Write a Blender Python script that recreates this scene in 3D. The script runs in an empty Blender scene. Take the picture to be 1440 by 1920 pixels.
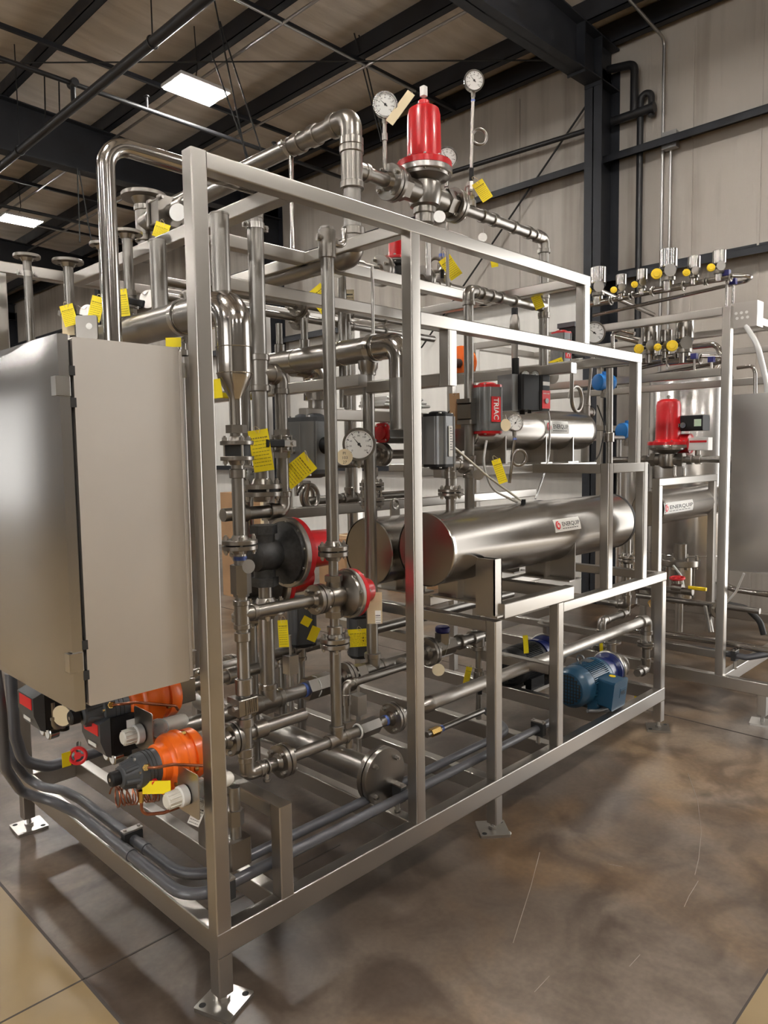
import bpy, math, random
from mathutils import Vector, Matrix
random.seed(7)
V = Vector
PI = math.pi
SC = bpy.context.scene
COL = SC.collection
X, Y, Z = V((1, 0, 0)), V((0, 1, 0)), V((0, 0, 1))

# ---------------------------------------------------------------- camera
F_PX = 1371.81
CAM = V((-1.1178, -1.817, 1.679))
yw, pt, rl = math.radians(44.4747), math.radians(-4.5428), math.radians(-.8318)
FW = V((math.cos(yw)*math.cos(pt), math.sin(yw)*math.cos(pt), math.sin(pt)))
_r = V((math.sin(yw), -math.cos(yw), 0)); _u = _r.cross(FW)
RT = _r*math.cos(rl) + _u*math.sin(rl)
UP = _u*math.cos(rl) - _r*math.sin(rl)
cd = bpy.data.cameras.new('camera'); cam = bpy.data.objects.new('camera', cd); COL.objects.link(cam)
cam.matrix_world = Matrix(((RT.x, UP.x, -FW.x, CAM.x), (RT.y, UP.y, -FW.y, CAM.y), (RT.z, UP.z, -FW.z, CAM.z), (0, 0, 0, 1)))
cd.sensor_fit = 'VERTICAL'; cd.sensor_height = 24; cd.lens = F_PX*24/1920; cd.clip_start = .05
SC.camera = cam

def at(px, py, x=None, y=None, z=None):
    """the point of the world seen at a pixel of the photo, on a given plane"""
    d = FW + RT*((px-720)/F_PX) - UP*((py-960)/F_PX)
    if x is not None: t = (x-CAM.x)/d.x
    elif y is not None: t = (y-CAM.y)/d.y
    else: t = (z-CAM.z)/d.z
    return CAM + d*t

# ---------------------------------------------------------------- materials
def mat(name, col, metal=0., rough=.5, var=0., vs=8., bump=0., bs=60., stretch=(1, 1, 1), rvar=0., emit=0., spec=.5, trans=0., alpha=1., coat=0.):
    m = bpy.data.materials.new(name); m.use_nodes = True
    nt = m.node_tree; N = nt.nodes; L = nt.links; b = N['Principled BSDF']
    b.inputs['Base Color'].default_value = (*col, 1); b.inputs['Metallic'].default_value = metal; b.inputs['Roughness'].default_value = rough
    b.inputs['Specular IOR Level'].default_value = spec
    if trans: b.inputs['Transmission Weight'].default_value = trans
    if coat: b.inputs['Coat Weight'].default_value = coat; b.inputs['Coat Roughness'].default_value = .1
    if alpha < 1: b.inputs['Alpha'].default_value = alpha
    if emit: b.inputs['Emission Color'].default_value = (*col, 1); b.inputs['Emission Strength'].default_value = emit
    if var or bump or rvar:
        tc = N.new('ShaderNodeTexCoord'); mp = N.new('ShaderNodeMapping'); mp.inputs['Scale'].default_value = stretch
        L.new(tc.outputs['Object'], mp.inputs['Vector'])
    if var or rvar:
        n = N.new('ShaderNodeTexNoise'); n.inputs['Scale'].default_value = vs; n.inputs['Detail'].default_value = 5
        L.new(mp.outputs[0], n.inputs['Vector'])
        if var:
            r = N.new('ShaderNodeMapRange'); r.inputs[1].default_value = .3; r.inputs[2].default_value = .7
            r.inputs[3].default_value = 1-var; r.inputs[4].default_value = 1+var*.6
            mx = N.new('ShaderNodeMix'); mx.data_type = 'RGBA'; mx.blend_type = 'MULTIPLY'; mx.inputs[0].default_value = 1
            mx.inputs[6].default_value = (*col, 1)
            L.new(n.outputs[0], r.inputs[0]); L.new(r.outputs[0], mx.inputs[7]); L.new(mx.outputs[2], b.inputs['Base Color'])
        if rvar:
            r2 = N.new('ShaderNodeMapRange'); r2.inputs[1].default_value = .3; r2.inputs[2].default_value = .7
            r2.inputs[3].default_value = max(.02, rough-rvar); r2.inputs[4].default_value = rough+rvar
            L.new(n.outputs[0], r2.inputs[0]); L.new(r2.outputs[0], b.inputs['Roughness'])
    if bump:
        n2 = N.new('ShaderNodeTexNoise'); n2.inputs['Scale'].default_value = bs; n2.inputs['Detail'].default_value = 3
        bp = N.new('ShaderNodeBump'); bp.inputs['Strength'].default_value = bump; bp.inputs['Distance'].default_value = .004
        L.new(mp.outputs[0], n2.inputs['Vector']); L.new(n2.outputs[0], bp.inputs['Height']); L.new(bp.outputs[0], b.inputs['Normal'])
    return m

FRAME = mat('brushed_stainless_tube', (.50, .475, .44), 1, .30)
PIPE = mat('mill_finish_pipe', (.31, .293, .272), 1, .34, var=.10, vs=7)
FIT = mat('cast_stainless_fitting', (.31, .288, .262), 1, .31, var=.08, vs=9)
POL = mat('polished_stainless', (.45, .425, .395), 1, .17)
SKIN = mat('circumference_brushed_shell', (.37, .345, .315), 1, .25)
PANEL = mat('dull_enclosure_panel', (.66, .62, .575), 1, .50, var=.05, vs=3)
DOORM = mat('brushed_enclosure_door', (.52, .51, .50), 1, .24)
BOLT = mat('zinc_bolt', (.52, .50, .47), 1, .28)
DARKMET = mat('dark_oxidised_iron', (.055, .055, .055), .4, .45, var=.3, vs=60, bump=.25, bs=320)
RED = mat('glossy_red_paint', (.60, .006, .012), 0, .32, bump=.06, bs=130, coat=.35)
ORANGE = mat('orange_paint', (1., .17, .010), 0, .36, bump=.02, bs=120, coat=.2)
BLUE = mat('teal_blue_motor_paint', (.014, .070, .135), 0, .38, bump=.03, bs=100, coat=.2)
NAVY = mat('dark_blue_pump_paint', (.012, .022, .13), 0, .32, coat=.4)
SKY = mat('bright_blue_paint', (.01, .16, .48), 0, .4)
PURP = mat('blue_cap_paint', (.016, .016, .16), 0, .45)
BLACK = mat('black_plastic', (.009, .009, .010), 0, .5, spec=.3)
RUBBER = mat('black_rubber', (.02, .02, .02), 0, .6)
GREY = mat('grey_anodised_aluminium', (.23, .235, .24), .55, .36, bump=.03, bs=300)
DGREY = mat('dark_grey_casting', (.085, .09, .098), .3, .42, bump=.06, bs=200)
GALV = mat('galvanised_pipe', (.50, .475, .44), 1, .44, var=.12, vs=12)
PVC = mat('grey_conduit_coating', (.088, .090, .102), 0, .33, var=.08, vs=9, coat=.2)
COPPER = mat('copper_tube', (.42, .17, .10), 1, .28, var=.2, vs=40)
BRASS = mat('brass_fitting', (.62, .40, .13), 1, .25)
YEL = mat('yellow_tag_card', (1., .80, .012), 0, .55)
YELP = mat('yellow_plastic', (.95, .66, .01), 0, .45)
TAGINK = mat('tag_print_ink', (.30, .21, .02), 0, .6)
PALEWALL = mat('pale_lower_wall', (.80, .78, .74), 0, .45, var=.05, vs=3, stretch=(1, 4, .3))
INK = mat('black_ink', (.02, .02, .02), 0, .6)
CREAM = mat('manila_card', (.78, .66, .44), 0, .7)
WHITE = mat('white_paper', (.82, .81, .78), 0, .6)
DIAL = mat('white_dial_face', (.80, .80, .78), 0, .35)
WPLAS = mat('ivory_plastic', (.70, .67, .60), 0, .4)
CLEAR = mat('clear_hose_plastic', (.85, .85, .83), 0, .25, trans=.45)
CLOUDY = mat('clear_bowl_plastic', (.82, .82, .80), 0, .12, trans=.75)
BLUETAPE = mat('blue_thread_tape', (.10, .16, .48), 0, .5)
REDL = mat('red_label', (.70, .02, .025), 0, .45)
CARD = mat('brown_cardboard', (.42, .25, .13), 0, .8, var=.1, vs=6)
STEEL = mat('black_painted_steel', (.022, .024, .030), 0, .5, var=.25, vs=5, rvar=.08, spec=.4)
BPIPE = mat('black_iron_pipe', (.016, .016, .018), 0, .42)
CONDUIT = mat('galvanised_conduit', (.42, .41, .40), 1, .4)
CABLE = mat('black_cable', (.012, .012, .012), 0, .6)
LAMPW = mat('lamp_housing', (.8, .8, .8), 0, .4)
LED = mat('led_diffuser', (1., .96, .90), 0, .5, emit=225.)
CEILGLOW = mat('added_ceiling_glow', (1., .96, .90), 0, .5, emit=330.)  # added glow to lift the ceiling, not part of the seen lamps
DULLW = mat('reflection_dark_wall', (.27, .25, .225), 0, .5, var=.2, vs=2)  # unseen walls coloured dark to put dark reflections into the metal
TANK = mat('second_skid_polished_tank', (.60, .58, .56), 1, .25)

def wall_mat():
    m = mat('insulation_facing', (.56, .50, .435), 0, .42, spec=.35)
    nt = m.node_tree; N = nt.nodes; L = nt.links; b = N['Principled BSDF']
    tc = N.new('ShaderNodeTexCoord')
    mp = N.new('ShaderNodeMapping'); mp.inputs['Scale'].default_value = (3, 5, .3); L.new(tc.outputs['Object'], mp.inputs[0])
    n = N.new('ShaderNodeTexNoise'); n.inputs['Scale'].default_value = 1.6; n.inputs['Detail'].default_value = 7; n.inputs['Distortion'].default_value = .8
    L.new(mp.outputs[0], n.inputs[0])
    bp = N.new('ShaderNodeBump'); bp.inputs['Strength'].default_value = .35; bp.inputs['Distance'].default_value = .05
    L.new(n.outputs[0], bp.inputs['Height']); L.new(bp.outputs[0], b.inputs['Normal'])
    n2 = N.new('ShaderNodeTexNoise'); n2.inputs['Scale'].default_value = .7; n2.inputs['Detail'].default_value = 6; L.new(tc.outputs['Object'], n2.inputs[0])
    mp3 = N.new('ShaderNodeMapping'); mp3.inputs['Scale'].default_value = (2, 6, .25); L.new(tc.outputs['Object'], mp3.inputs[0])
    n3 = N.new('ShaderNodeTexNoise'); n3.inputs['Scale'].default_value = 1.1; n3.inputs['Detail'].default_value = 6; L.new(mp3.outputs[0], n3.inputs[0])
    cr = N.new('ShaderNodeValToRGB'); e = cr.color_ramp.elements
    e[0].position = .26; e[0].color = (.23, .19, .155, 1); e[1].position = .5; e[1].color = (.45, .41, .365, 1)
    mx = N.new('ShaderNodeMath'); mx.operation = 'ADD'; ml = N.new('ShaderNodeMath'); ml.operation = 'MULTIPLY'; ml.inputs[1].default_value = .5
    L.new(n2.outputs[0], mx.inputs[0]); L.new(n3.outputs[0], mx.inputs[1]); L.new(mx.outputs[0], ml.inputs[0]); L.new(ml.outputs[0], cr.inputs[0]); L.new(cr.outputs[0], b.inputs['Base Color'])
    return m
def ceil_mat():
    m = mat('ceiling_insulation_facing', (.72, .64, .56), 0, .55, spec=.3)
    nt = m.node_tree; N = nt.nodes; L = nt.links; b = N['Principled BSDF']
    tc = N.new('ShaderNodeTexCoord')
    mp = N.new('ShaderNodeMapping'); mp.inputs['Scale'].default_value = (.5, 5, 3); L.new(tc.outputs['Object'], mp.inputs[0])
    n = N.new('ShaderNodeTexNoise'); n.inputs['Scale'].default_value = 1.3; n.inputs['Detail'].default_value = 6; L.new(mp.outputs[0], n.inputs[0])
    bp = N.new('ShaderNodeBump'); bp.inputs['Strength'].default_value = .5; bp.inputs['Distance'].default_value = .06
    L.new(n.outputs[0], bp.inputs['Height']); L.new(bp.outputs[0], b.inputs['Normal'])
    cr = N.new('ShaderNodeValToRGB'); e = cr.color_ramp.elements
    e[0].position = .35; e[0].color = (.72, .66, .59, 1); e[1].position = .6; e[1].color = (.86, .80, .73, 1)
    L.new(n.outputs[0], cr.inputs[0]); L.new(cr.outputs[0], b.inputs['Base Color'])
    return m
def floor_mat():
    m = mat('stained_concrete', (.2, .16, .13), 0, .42, spec=.45)
    nt = m.node_tree; N = nt.nodes; L = nt.links; b = N['Principled BSDF']
    tc = N.new('ShaderNodeTexCoord')
    def noise(s, d, dist=0.):
        n = N.new('ShaderNodeTexNoise'); n.inputs['Scale'].default_value = s; n.inputs['Detail'].default_value = d; n.inputs['Distortion'].default_value = dist
        L.new(tc.outputs['Object'], n.inputs[0]); return n
    a = noise(.55, 8, .6); c = noise(2.6, 9, 1.2); f = noise(45, 6)
    cr = N.new('ShaderNodeValToRGB'); e = cr.color_ramp.elements
    e[0].position = .40; e[0].color = (.074, .055, .042, 1); e[1].position = .60; e[1].color = (.168, .138, .113, 1)
    L.new(a.outputs[0], cr.inputs[0])
    cr2 = N.new('ShaderNodeValToRGB'); e = cr2.color_ramp.elements
    e[0].position = .38; e[0].color = (.56, .50, .46, 1); e[1].position = .60; e[1].color = (1.18, 1.15, 1.12, 1)
    L.new(c.outputs[0], cr2.inputs[0])
    cr3 = N.new('ShaderNodeValToRGB'); e = cr3.color_ramp.elements
    e[0].position = .35; e[0].color = (.88, .88, .88, 1); e[1].position = .65; e[1].color = (1.06, 1.06, 1.06, 1)
    L.new(f.outputs[0], cr3.inputs[0])
    oc = noise(1.1, 5, .9); cr4 = N.new('ShaderNodeValToRGB'); e = cr4.color_ramp.elements
    e[0].position = .50; e[0].color = (1, 1, 1, 1); e[1].position = .68; e[1].color = (1.22, 1.0, .70, 1); L.new(oc.outputs[0], cr4.inputs[0])
    m0 = N.new('ShaderNodeMix'); m0.data_type = 'RGBA'; m0.blend_type = 'MULTIPLY'; m0.inputs[0].default_value = 1
    L.new(cr.outputs[0], m0.inputs[6]); L.new(cr4.outputs[0], m0.inputs[7])
    m1 = N.new('ShaderNodeMix'); m1.data_type = 'RGBA'; m1.blend_type = 'MULTIPLY'; m1.inputs[0].default_value = 1
    m2 = N.new('ShaderNodeMix'); m2.data_type = 'RGBA'; m2.blend_type = 'MULTIPLY'; m2.inputs[0].default_value = 1
    L.new(m0.outputs[2], m1.inputs[6]); L.new(cr2.outputs[0], m1.inputs[7]); L.new(m1.outputs[2], m2.inputs[6]); L.new(cr3.outputs[0], m2.inputs[7])
    L.new(m2.outputs[2], b.inputs['Base Color'])
    b.inputs['Roughness'].default_value = .34
    bp = N.new('ShaderNodeBump'); bp.inputs['Strength'].default_value = .05; bp.inputs['Distance'].default_value = .004
    L.new(f.outputs[0], bp.inputs['Height']); L.new(bp.outputs[0], b.inputs['Normal'])
    return m
WALLM, CEILM, FLOORM = wall_mat(), ceil_mat(), floor_mat()
AISLE = mat('ochre_coated_concrete', (.26, .185, .095), 0, .38, var=.28, vs=1.6)
SCRATCH = mat('pale_floor_scratch', (.27, .235, .20), 0, .7)
JOINT = mat('dark_floor_joint', (.05, .04, .035), 0, .8)

# ---------------------------------------------------------------- mesh builder
def basis(d):
    d = V(d).normalized()
    a = Z if abs(d.z) < .9 else X
    u = d.cross(a).normalized(); w = u.cross(d).normalized()
    return d, u, w
def fr(o, x, z):
    """local frame: origin, x axis, z axis (approximate)"""
    x = V(x).normalized(); z = V(z); y = z.cross(x).normalized(); z = x.cross(y).normalized(); o = V(o)
    return Matrix(((x.x, y.x, z.x, o.x), (x.y, y.y, z.y, o.y), (x.z, y.z, z.z, o.z), (0, 0, 0, 1)))

class B:
    def __init__(s, M=None): s.v = []; s.f = []; s.M = M or Matrix(); s.wn = False
    def add(s, vs, fs):
        n = len(s.v); s.v += [s.M @ V(p) for p in vs]; s.f += [[i+n for i in f] for f in fs]; return s
    def box(s, a, b):
        (x0, y0, z0), (x1, y1, z1) = [[min(p, q) for p, q in zip(a, b)], [max(p, q) for p, q in zip(a, b)]]
        return s.add([(x0,y0,z0),(x1,y0,z0),(x1,y1,z0),(x0,y1,z0),(x0,y0,z1),(x1,y0,z1),(x1,y1,z1),(x0,y1,z1)],
                     [(0,3,2,1),(4,5,6,7),(0,1,5,4),(1,2,6,5),(2,3,7,6),(3,0,4,7)])
    def cbox(s, c, d): c = V(c); d = V(d)/2; return s.box(c-d, c+d)
    def rbox(s, a, b, r=.004, ax=None, n=3):
        """box with rounded long edges along axis ax (default the longest)"""
        a, b = V([min(p, q) for p, q in zip(a, b)]), V([max(p, q) for p, q in zip(a, b)])
        d = b-a; s.wn = True
        if ax is None: ax = max(range(3), key=lambda i: d[i])
        i, j = [(1, 2), (2, 0), (0, 1)][ax]
        r = min(r, d[i]*.49, d[j]*.49)
        pts = []
        for cx, cy, a0 in ((b[i]-r, b[j]-r, 0), (a[i]+r, b[j]-r, 90), (a[i]+r, a[j]+r, 180), (b[i]-r, a[j]+r, 270)):
            for k in range(n+1):
                t = math.radians(a0+90*k/n); pts.append((cx+r*math.cos(t), cy+r*math.sin(t)))
        vs = []
        for h in (a[ax], b[ax]):
            for p in pts:
                q = [0, 0, 0]; q[ax] = h; q[i] = p[0]; q[j] = p[1]; vs.append(q)
        m = len(pts)
        return s.add(vs, [(k, (k+1) % m, m+(k+1) % m, m+k) for k in range(m)] + [tuple(range(m-1, -1, -1)), tuple(range(m, 2*m))])
    def lathe(s, o, d, prof, seg=24, cap=True):
        d, u, w = basis(d); o = V(o); vs = []; fs = []
        for t, r in prof:
            for k in range(seg):
                a = 2*PI*k/seg; vs.append(o+d*t+(u*math.cos(a)+w*math.sin(a))*max(r, 1e-5))
        n = len(prof)
        for i in range(n-1):
            for k in range(seg):
                k2 = (k+1) % seg; fs.append((i*seg+k, i*seg+k2, (i+1)*seg+k2, (i+1)*seg+k))
        if cap: fs += [tuple(range(seg-1, -1, -1)), tuple(range((n-1)*seg, n*seg))]
        return s.add(vs, fs)
    def cyl(s, p, q, r, r2=None, seg=20):
        p, q = V(p), V(q); return s.lathe(p, q-p, [(0, r), ((q-p).length, r if r2 is None else r2)], seg)
    def ccyl(s, p, q, r, c=.002, seg=24):
        p, q = V(p), V(q); l = (q-p).length; c = min(c, l*.4); return s.lathe(p, q-p, [(0, r-c), (c, r), (l-c, r), (l, r-c)], seg)
    def hexn(s, p, q, r): return s.cyl(p, q, r, seg=6)
    def sph(s, c, r, seg=16, rings=8, d=Z):
        return s.lathe(V(c), d, [(-r*math.cos(PI*i/rings), r*math.sin(PI*i/rings)) for i in range(rings+1)], seg, False)
    def ring(s, c, d, R, r, seg=28, rs=8):
        d, u, w = basis(d); c = V(c); vs = []; fs = []
        for i in range(seg):
            a = 2*PI*i/seg; e = u*math.cos(a)+w*math.sin(a)
            for j in range(rs):
                b = 2*PI*j/rs; vs.append(c+e*(R+r*math.cos(b))+d*(r*math.sin(b)))
        for i in range(seg):
            for j in range(rs):
                i2, j2 = (i+1) % seg, (j+1) % rs; fs.append((i*rs+j, i2*rs+j, i2*rs+j2, i*rs+j2))
        return s.add(vs, fs)
    def sweep(s, pts, r, bend=0., seg=14, nb=7, closed_caps=True):
        pts = [V(p) for p in pts]; path = [pts[0]]
        for i in range(1, len(pts)-1):
            p, a, b = pts[i], (pts[i-1]-pts[i]), (pts[i+1]-pts[i])
            la, lb = a.length, b.length
            if bend <= 0 or la < 1e-6 or lb < 1e-6: path.append(p); continue
            a.normalize(); b.normalize(); ang = a.angle(b)
            if ang > PI-.02: path.append(p); continue
            t = min(bend/math.tan(ang/2), la*.499, lb*.499); R = t*math.tan(ang/2)
            c = p+(a+b).normalized()*(R/math.sin(ang/2)); s0, s1 = p+a*t-c, p+b*t-c
            tot = s0.angle(s1); axn = s0.cross(s1)
            if axn.length < 1e-9: path.append(p); continue
            for k in range(nb+1): path.append(c + Matrix.Rotation(tot*k/nb, 3, axn.normalized()) @ s0)
        path.append(pts[-1])
        P = [path[0]]
        for p in path[1:]:
            if (p-P[-1]).length > 1e-6: P.append(p)
        n = len(P); tang = []
        for i in range(n):
            t = (P[min(i+1, n-1)]-P[max(i-1, 0)])
            tang.append(t.normalized())
        d, u, w = basis(tang[0]); vs = []; fs = []
        for i in range(n):
            if i:
                q = tang[i-1].rotation_difference(tang[i]); u = q @ u; w = q @ w
            rr = r[i] if isinstance(r, (list, tuple)) else r
            for k in range(seg):
                a = 2*PI*k/seg; vs.append(P[i]+(u*math.cos(a)+w*math.sin(a))*rr)
        for i in range(n-1):
            for k in range(seg):
                k2 = (k+1) % seg; fs.append((i*seg+k, i*seg+k2, (i+1)*seg+k2, (i+1)*seg+k))
        fs += [tuple(range(seg-1, -1, -1)), tuple(range((n-1)*seg, n*seg))]
        return s.add(vs, fs)
    def prism(s, poly, a, b):
        """polygon in local xz, extruded along local y from a to b"""
        n = len(poly)
        return s.add([(p[0], a, p[1]) for p in poly]+[(p[0], b, p[1]) for p in poly],
                     [tuple(range(n)), tuple(range(2*n-1, n-1, -1))]+[(i, i+n, (i+1) % n+n, (i+1) % n) for i in range(n)])

def obj(name, b, m, parent=None, base=None, sharp=38):
    base = V(base) if base is not None else V((0, 0, 0))
    me = bpy.data.meshes.new(name); me.from_pydata([tuple(p-base) for p in b.v], [], b.f); me.materials.append(m)
    me.update(); me.polygons.foreach_set('use_smooth', [True]*len(me.polygons)); me.set_sharp_from_angle(angle=math.radians(50 if b.wn else sharp))
    o = bpy.data.objects.new(name, me); COL.objects.link(o)
    if b.wn:
        w = o.modifiers.new('weighted', 'WEIGHTED_NORMAL'); w.keep_sharp = True
    if parent is not None: o.parent = parent
    else: o.location = base
    return o
def tag(o, label, cat, group=None):
    o['label'] = label; o['category'] = cat
    if group: o['group'] = group
    return o
class T:
    """a thing: an Empty at its base that carries parts"""
    def __init__(s, name, label, cat, loc, group=None):
        s.loc = V(loc); s.e = bpy.data.objects.new(name, None); s.e.empty_display_size = .05; COL.objects.link(s.e); s.e.location = s.loc
        tag(s.e, label, cat, group)
    def part(s, name, b, m, label=None, under=None):
        o = obj(name, b, m, under or s.e, s.loc)
        if label: o['label'] = label
        return o
def single(name, b, m, label, cat, group=None):
    lo = min(b.v, key=lambda p: p.z)
    return tag(obj(name, b, m, None, lo), label, cat, group)
def struct(name, b, m):
    o = obj(name, b, m); o['kind'] = 'structure'; return o

def text_mesh(txt, size, bold=.0):
    cu = bpy.data.curves.new('txt', 'FONT'); cu.body = txt; cu.size = size; cu.offset = bold*size; cu.align_x = 'LEFT'; cu.resolution_u = 2
    ob = bpy.data.objects.new('txt', cu); COL.objects.link(ob)
    bpy.context.view_layer.update()
    me = bpy.data.meshes.new_from_object(ob)
    vs = [v.co.copy() for v in me.vertices]; fs = [tuple(p.vertices) for p in me.polygons]
    bpy.data.objects.remove(ob); bpy.data.curves.remove(cu); bpy.data.meshes.remove(me)
    w = max((v.x for v in vs), default=0)
    return vs, fs, w
def put_text(b, txt, size, fn, bold=.0, width=None):
    """add lettering to builder b; fn maps (u, v) to a world point"""
    vs, fs, w = text_mesh(txt, size, bold)
    k = width/w if width and w else 1
    b.M = Matrix(); b.add([fn(v.x*k, v.y) for v in vs], fs); return w*k
# ---------------------------------------------------------------- the hall
XW, XL, YF, YB = 6.6, -11., -13., 26.
def zc(x): return 6.26 + (XW-x)*.035
def wall_with_hole(): # wall on the +x side with a dock door opening
    b = B(); t = .25; y0, y1, zt = -4.7, -1.0, 4.1
    b.box((XW, YF, 0), (XW+t, y0, 6.6)); b.box((XW, y1, 0), (XW+t, YB, 6.6)); b.box((XW, y0, zt), (XW+t, y1, 6.6)); return b
struct('floor', B().box((XL-.3, YF-.3, -.2), (XW+.3, YB+.3, 0)), FLOORM)
struct('wall_right', wall_with_hole(), WALLM)
struct('wall_left', B().box((XL-.25, YF, 0), (XL, -4., 7.2)).box((XL-.25, 1., 0), (XL, YB, 7.2)).box((XL-.25, -4., 4.2), (XL, 1., 7.2)), DULLW)
struct('wall_back', B().box((XL-.25, YB, 0), (-9.4, YB+.25, 7.2)).box((-8.1, YB, 0), (XW+.25, YB+.25, 7.2)).box((-9.4, YB, 4.2), (-8.1, YB+.25, 7.2)), WALLM)
struct('wall_front', B().box((XL-.25, YF-.25, 0), (XW+.25, YF, 7.2)), DULLW)
PX = [6.5, 5.98, 4.83, 3.68, 2.4, 1.2, 0., -1.25, -2.5, -3.75, -5., -6.25, -7.5, -8.75, -10.]
def ceil():
    b = B(); xs = []
    for a, c in zip(PX[:-1], PX[1:]): xs += [(a+(c-a)*k/6, .05*math.sin(PI*k/6)) for k in range(6)]
    xs = [(XW+.2, 0)] + xs + [(PX[-1], 0), (XL-.2, 0)]
    b.add([(x, y, zc(x)-s) for y in (YF-.2, YB+.2) for x, s in xs], [(i, i+1, i+1+len(xs), i+len(xs)) for i in range(len(xs)-1)])
    b.add([(XL-.2, YF, 7.3), (XW+.2, YF, 7.3), (XW+.2, YB, 7.3), (XL-.2, YB, 7.3)], [(0, 1, 2, 3)])
    return b
struct('ceiling', ceil(), CEILM)
struct('floor_aisle', B().box((XL, -1.12, 0), (-.215, YB, .001)), AISLE)
struct('floor_aisle', B().box((XL, YF, 0), (XW, -1.12, .001)), AISLE)
for p0, p1 in (((-.222, -1.12), (-.212, 26)), ((-11, .456), (.9, .463)), ((3.35, -1.1), (3.36, 26)), ((-11, -1.124), (6.6, -1.117))):
    struct('floor_joint', B().box((*p0, .0), (*p1, .0016)), JOINT)
for pts in ([(1290, 1450), (1308, 1500), (1315, 1560), (1310, 1610), (1303, 1640)], [(1309, 1652), (1292, 1680), (1283, 1700)], [(1012, 1598), (996, 1660), (962, 1768)], [(1140, 1620), (1167, 1625)], [(1200, 1790), (1180, 1812)], [(1030, 1830), (1002, 1860)]):
    struct('floor_marking', B().sweep([at(*p, z=.0006) for p in pts], .0012, 0, 5), SCRATCH)
# dock door frame in the wall opening, daylight outside
b = B(); b.box((XW-.05, -4.85, 0), (XW+.28, -4.7, 4.25)); b.box((XW-.05, -1.0, 0), (XW+.28, -.85, 4.25)); b.box((XW-.05, -4.7, 4.1), (XW+.28, -1.0, 4.25))
struct('door_1', b, STEEL)

for y0, y1 in ((2.4, 7.9), (8.3, 13.9), (14.3, 20.)): struct('wall_pale_zone', B().box((XW-.012, y0, .0), (XW-.002, y1, 3.54)), PALEWALL)  # lower wall bays covered in a paler tone than the rest
def ibeam(b, p, L, ax, d, w, tf, tw):
    """I section; ax: 'x' runs along x, 'y' along y, 'z' up; p: start, centre of section"""
    def bx(u0, u1, v0, v1):
        if ax == 'x': b.box((p[0], p[1]+u0, p[2]+v0), (p[0]+L, p[1]+u1, p[2]+v1))
        elif ax == 'y': b.box((p[0]+u0, p[1], p[2]+v0), (p[0]+u1, p[1]+L, p[2]+v1))
        else: b.box((p[0]+v0, p[1]+u0, p[2]), (p[0]+v1, p[1]+u1, p[2]+L))
    bx(-w/2, w/2, d/2-tf, d/2); bx(-w/2, w/2, -d/2, -d/2+tf); bx(-tw/2, tw/2, -d/2, d/2)
    return b
FY = [-9.9, -3.85, 2.19, 8.1, 14.1, 20.1]
for y in FY:
    if y < -5 or y > 0:
        b = ibeam(B(), (XW-.2, y, 0), 5.75, 'z', .4, .2, .014, .012)
        b.box((XW-.44, y-.16, 0), (XW-.02, y+.16, .02)); struct('steel_column', b, STEEL)
    b = B()   # rafter: deep at the knee, tapering
    def raf(x, top): return (zc(x)-.285 if top else (5.54 if x > 4.3 else 5.48))
    xs = [6.58, 6.2, 4.3, 0, -5, -11]
    n = len(xs)
    for y0, y1, f in ((-.1, .1, 1), (-.1, .1, 0)):
        vs = []
        for x in xs:
            z = raf(x, f); vs += [(x, y+y0, z), (x, y+y1, z), (x, y+y1, z-.015 if f else z+.015), (x, y+y0, z-.015 if f else z+.015)]
        b.add(vs, [(i*4+k, i*4+(k+1) % 4, i*4+4+(k+1) % 4, i*4+4+k) for i in range(n-1) for k in range(4)])
    vs = []
    for x in xs: vs += [(x, y-.006, raf(x, 1)), (x, y+.006, raf(x, 1)), (x, y+.006, raf(x, 0)), (x, y-.006, raf(x, 0))]
    b.add(vs, [(i*4+k, i*4+(k+1) % 4, i*4+4+(k+1) % 4, i*4+4+k) for i in range(n-1) for k in range(4)])
    for x in (6.2, 5.85): b.box((x-.006, y-.1, 5.5), (x+.006, y+.1, zc(x)-.295))
    struct('rafter_beam', b, STEEL)
for x in PX:
    z = zc(x)-.02; b = B(); b.box((x-.004, YF, z-.26), (x+.004, YB, z)); b.box((x-.085, YF, z-.26), (x, YB, z-.25)); b.box((x, YF, z-.008), (x+.085, YB, z)); b.box((x-.085, YF, z-.26), (x-.079, YB, z-.235))
    struct('roof_purlin_beam', b, STEEL)
for z in (1.5, 3.58, 4.84):
    for y0, y1 in ((-.8, 2.19), (2.19, 8.1), (8.1, 14.1), (14.1, 20.1)):
        b = B(); b.box((XW-.2, y0, z-.004), (XW, y1, z+.004)); b.box((XW-.2, y0, z-.07), (XW-.192, y1, z)); b.box((XW-.008, y0, z), (XW, y1, z+.07))
        struct('wall_girt_beam', b, STEEL)
for z in (3.2, 5.):
    struct('wall_girt_beam', B().box((XL, YB-.2, z), (XW, YB, z+.08)), STEEL)
for x in (3.6, -1.6, -6.5): struct('steel_column', ibeam(B(), (x, YB-.25, 0), 6.1, 'z', .4, .2, .014, .012), STEEL)
for y in (4.2, 6.2, 10.4, 12.4, -1.2):
    z0 = 5.96; b = B(); b.box((-10.5, y-.02, z0-.004+.0), (6.4, y+.02, z0)); b.box((-10.5, y-.003, z0), (6.4, y+.003, z0+.05)); struct('roof_bridging_beam', b, STEEL)
struct('wall_seam_trim', B().box((XW-.01, .64, 0), (XW, .66, 5.9)), WALLM)
struct('wall_seam_trim', B().box((XW-.01, 1.29, 0), (XW, 1.305, 5.9)), WALLM)
struct('wall_seam_trim', B().box((XW-.01, 3.37, 0), (XW, 3.385, 5.9)), WALLM)

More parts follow.
